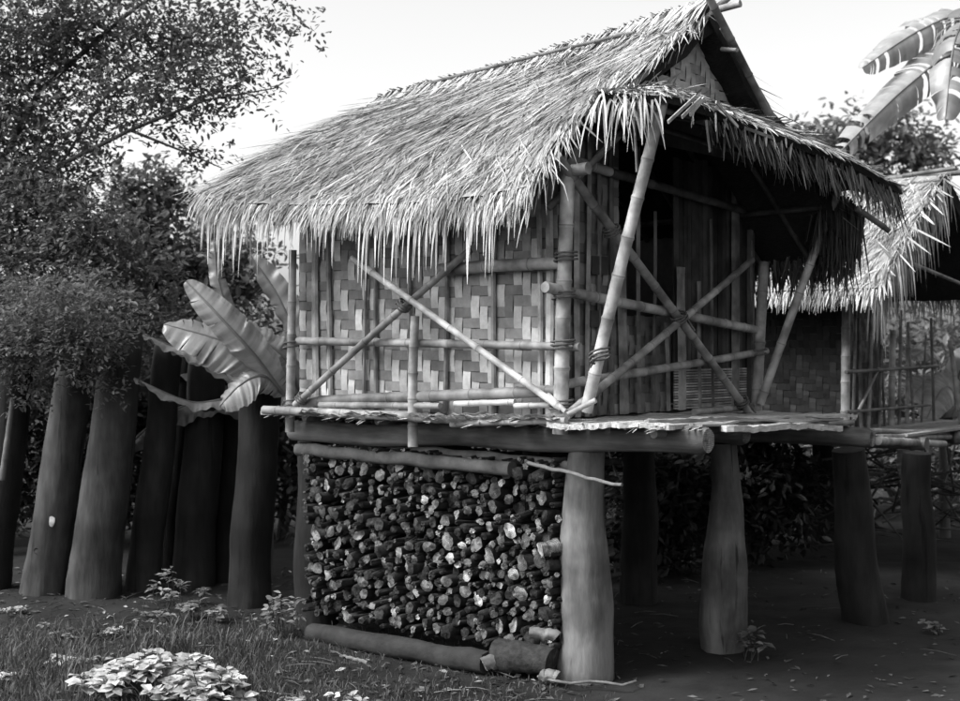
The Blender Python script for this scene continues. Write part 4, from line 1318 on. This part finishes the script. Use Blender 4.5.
# low pale leafy plants in the foreground
def low_plant(px, py, wpx, hpx, n, size, label, seed, m='paleleaf', tones=(.6, 1.2), name='leafy_plant', group=None, slender=.62, depth=.7):
    r = random.Random(seed)
    Yq = 2240 / (py - HORIZON)
    base = W(px, py, Yq); base.z = ground_z(base.x, base.y) - .005
    s = Yq / F
    rx, h = wpx * s / 2, hpx * s
    root = empty(name, base)
    st = MB(); lf = MB()
    stems = max(5, n // 9)
    for k in range(stems):
        q, an = math.sqrt(r.random()), r.uniform(0, 6.28)
        foot = V(rx * .85 * q * math.cos(an), rx * depth * q * math.sin(an), 0)
        hh = h * (1 - .55 * q * q) * r.uniform(.7, 1.05)
        top = foot + V(r.gauss(0, .02), r.gauss(-.01, .02), hh)
        st.tube([foot, (foot + top) / 2 + V(r.gauss(0, .008), 0, 0), top], [.003, .0025, .002], 4, .6)
        for j in range(9):
            tt = r.uniform(.72, 1.0)
            p = lerp(foot, top, tt)
            a2 = r.uniform(0, 6.28)
            ax = V(math.cos(a2), math.sin(a2), r.uniform(-.25, .45)).normalized()
            sd = ax.cross(V(r.gauss(0, .2), r.gauss(-.15, .2), 1)).normalized(); nm = sd.cross(ax)
            ln = size * r.uniform(.7, 1.25); w = ln * slender * .5
            tn = r.uniform(*tones) * (1 if r.random() < .8 else .55)
            P = [p, p + ax * ln * .25 + sd * w * .8 + nm * w * .2, p + ax * ln * .6 + sd * w + nm * w * .2, p + ax * ln - nm * ln * .12, p + ax * ln * .6 - sd * w + nm * w * .2, p + ax * ln * .25 - sd * w * .8 + nm * w * .2, p + ax * ln * .55]
            lf.add(P, [(0, 1, 2, 6), (6, 2, 3), (0, 6, 4, 5), (6, 3, 4)], tn)
    o_ = len(lf.v)
    lf.v += st.v; lf.f += [tuple(i + o_ for i in f) for f in st.f]; lf.t += st.t; lf.m += [1] * len(st.f)
    lf.build('foliage', [M[m], M['grass']], root)
    tag(root, label, 'plant', group)
low_plant(160, 696, 185, 46, 900, .066, 'largest mound of pale broad leaves in the foreground grass', 401)
low_plant(215, 712, 70, 44, 200, .066, 'pale leafy clump touching the near side of the largest mound', 402)
low_plant(63, 668, 40, 14, 45, .04, 'small flat pale-leaved plant in the grass beside the largest mound', 403)
low_plant(4, 684, 28, 16, 30, .04, 'pale plant cut off by the edge of the photo', 404)
low_plant(345, 712, 55, 26, 70, .045, 'pale leafy clump in the grass in front of the long log', 405)
low_plant(292, 706, 30, 14, 28, .04, 'little pale plant between the two larger pale clumps', 406, tones=(.4, .9))
low_plant(112, 640, 14, 16, 14, .035, 'single pale sprig standing behind the largest mound', 407)
low_plant(14, 616, 42, 9, 40, .04, 'flat pale weed at the foot of the half-cut post', 408, tones=(.4, .9))
low_plant(95, 665, 60, 20, 60, .04, 'greyer leafy plant beside the largest pale mound', 409, tones=(.2, .5))
low_plant(172, 608, 75, 42, 110, .06, 'fern-like weed in front of the slim rough post', 410, 'leaf', (1.2, 3.0), 'weed', None, .3)
low_plant(195, 622, 60, 24, 110, .055, 'broad-leaved weed at the foot of the nearly black post', 411, 'leaf', (1.2, 3.2), 'weed')
low_plant(282, 634, 55, 48, 120, .055, 'weed growing between the cracked post and the firewood', 412, 'leaf', (1.0, 2.8), 'weed', None, .4)
low_plant(752, 655, 36, 34, 80, .05, 'dark weed beside the second tapered post', 413, 'leaf', (.7, 1.6), 'weed')
low_plant(938, 634, 22, 16, 30, .045, 'small weed on the bare ground below the second hut', 414, 'leaf', (1.5, 2.8), 'weed')
low_plant(120, 628, 200, 10, 160, .035, 'creeping ground plant spread in front of the leaning posts', 415, 'leaf', (.8, 2.2), 'weed')

# ------------------------------------------------------------------ the second hut, behind to the right
O2 = V((845 - 480) / F * 9.5, 9.5, 0)
H2 = Frame(O2)
hut2 = empty('thatched_hut', O2, ROT)
tag(hut2, 'second smaller thatched hut on posts, partly hidden behind the porch', 'hut')
def part2(name, mb, m, smooth=False): return mb.build(name, m, hut2, smooth)
def pole2(name, p0, p1, r0, tone=1.0):
    mb = MB(); bamboo(mb, p0, p1, r0, tone, 9); return part2(name, mb, M['bamboo'], True)
def f2(u, s):
    a = 1.75 + (-.36 - 1.75) * u
    z = 1.95 + (2.80 - 1.95) * s + .03 * math.sin(math.pi * min(1, max(0, s)))
    return L(a, -.30 + 1.2 * s, z)
def b2(u, s):
    a = 1.75 + (-.36 - 1.75) * u
    return L(a, 2.1 - 1.2 * s, 1.99 + (2.80 - 1.99) * s)
r = random.Random(91)
S2, B2 = Slope(f2), Slope(b2)
mb = MB(); thatch_core(mb, S2, .09, r=r); thatch(mb, S2, 2.1, 1.45, r, 20, 150, blade_len=(.2, .32), fringe=420, fringe_len=(.12, .26), droop=(.3, .8), w=(.007, .016))
for i in range(420):
    s = r.uniform(0, 1)
    p = f2(1, s) + V(r.uniform(-.06, .03), 0, r.uniform(-.04, .05))
    d = V(r.uniform(.0, .5), -.6 + r.uniform(-.2, .2), -.5).normalized(); ln = r.uniform(.2, .48); pts = [p]
    for k in range(5):
        d = (d + V(0, 0, -.35)).normalized(); pts.append(pts[-1] + d * ln / 5)
    wd = r.uniform(.007, .017)
    mb.strip(pts, V(r.uniform(-.5, .5), 1, 0).normalized(), [wd, wd, wd, wd, wd * .6, wd * .2], thatch_tone(r))
part2('thatch_slope', mb, [M['thatch'], M['thatch_under']])
mb = MB(); thatch_core(mb, B2, .09, r=r); thatch(mb, B2, 2.1, 1.45, r, 10, 70, fringe=300, fringe_len=(.2, .4), droop=(.3, .8))
part2('thatch_slope', mb, [M['thatch'], M['thatch_under']])
pole2('ridge_pole', L(1.8, .9, 2.82), L(-.5, .9, 2.82), .025, .5)
pole2('ridge_pole', H2.onb(903, 176, .75), H2.onb(956, 168, .75), .02, .35)
mb = MB(); weave(mb, L(1.6, .08, 1.03), V(1, 0, 0), V(0, 0, 1), 1.55, 1.0, .05, V(0, -1, 0), seed=14, vt=(.04, .10), ht=(.025, .06)); part2('woven_wall', mb, M['weave'])  # near-black strip tones stand for the shade on this wall
mb = MB(); weave(mb, L(.06, .10, 1.03), V(0, 1, 0), V(0, 0, 1), .62, 1.1, .05, V(1, 0, 0), seed=15, vt=(.10, .24), ht=(.06, .14)); part2('woven_wall', mb, M['weave'])  # low tones here imitate the shade under the eave
mb = MB(); weave(mb, L(1.6, 1.75, 1.03), V(1, 0, 0), V(0, 0, 1), 1.1, 1.0, .05, V(0, -1, 0), seed=16, vt=(.25, .5), ht=(.15, .3)); part2('woven_wall', mb, M['weave'])
pole2('corner_pole', H2.onb(845, 434, -.02), H2.onb(846, 300, -.02), .034, .9)
pole2('wall_post', H2.ona(868, 432, .0), H2.ona(872, 310, .0), .018, .7)
pole2('wall_post', H2.ona(891, 430, .0), H2.ona(893, 330, .0), .026, .9)
pole2('wall_post', H2.ona(907, 428, .02), H2.ona(908, 330, .02), .018, .9)
for px_, lean, y1_, rr_, tn_ in ((853, 3, 305, .012, .4), (861, -2, 318, .016, .3), (879, 4, 300, .012, .45), (885, -5, 315, .010, .35), (899, 2, 310, .014, .4), (914, -6, 322, .012, .5), (921, 5, 335, .009, .4), (934, -3, 318, .012, .3)):  # dark slat tones stand for the shade among the uprights
    pole2('wall_slat', H2.ona(px_, 430, -.02 - .002 * (px_ % 5)), H2.ona(px_ + lean, y1_, -.02 - .002 * (px_ % 5)), rr_, tn_)
pole2('rail', H2.ona(846, 372, -.05), H2.ona(938, 366, -.05), .014, .4)
pole2('rail', H2.ona(846, 412, -.05), H2.ona(930, 405, -.05), .012, .4)
pole2('brace', H2.ona(854, 420, -.04), H2.ona(879, 368, -.04), .012, .9)
pole2('brace', H2.ona(904, 260, -.3), H2.ona(962, 284, -.3), .016, .8)
pole2('corner_pole', H2.ona(962, 430, -.3), H2.ona(950, 340, -.3), .02, .9)
for px0, px1, y0, y1, rr, tn, aa in ((752, 868, 436, 439, .040, 1.2, None), (878, 944, 441, 444, .030, .9, -.5), (872, 955, 431, 434, .02, .6, -.42), (880, 950, 437, 437, .022, .7, -.46)):
    if aa is None: continue
    pole2('floor_pole', H2.ona(px0, y0, aa), H2.ona(px1, y1, aa), rr, tn)
for b in (.05, .8, 1.7):
    pole2('floor_beam', L(-.55, b, .95), L(1.65, b, .95), .05, .5)
r = random.Random(95)
a = -.5
while a < 1.6:
    mb = MB(); w = r.uniform(.09, .14)
    mb.box(L(a + w / 2, .85, 1.012 + r.uniform(-.004, .004)), V(w / 2 - .004, 0, 0), V(0, .95 + r.uniform(-.04, .04), 0), V(0, 0, .008), r.uniform(.4, .9))
    part2('deck_plank', mb, M['plank']); a += w + .004
for (a, b) in ((-.66, -.36), (-.42, 1.6), (.9, 1.6), (.9, .15)):
    part2('stilt', post_mb(L(a, b, -.06), L(a + .02, b, .92), [(0, .11), (.5, .1), (1, .085)], tone=.6), M['shadedpost'], True)
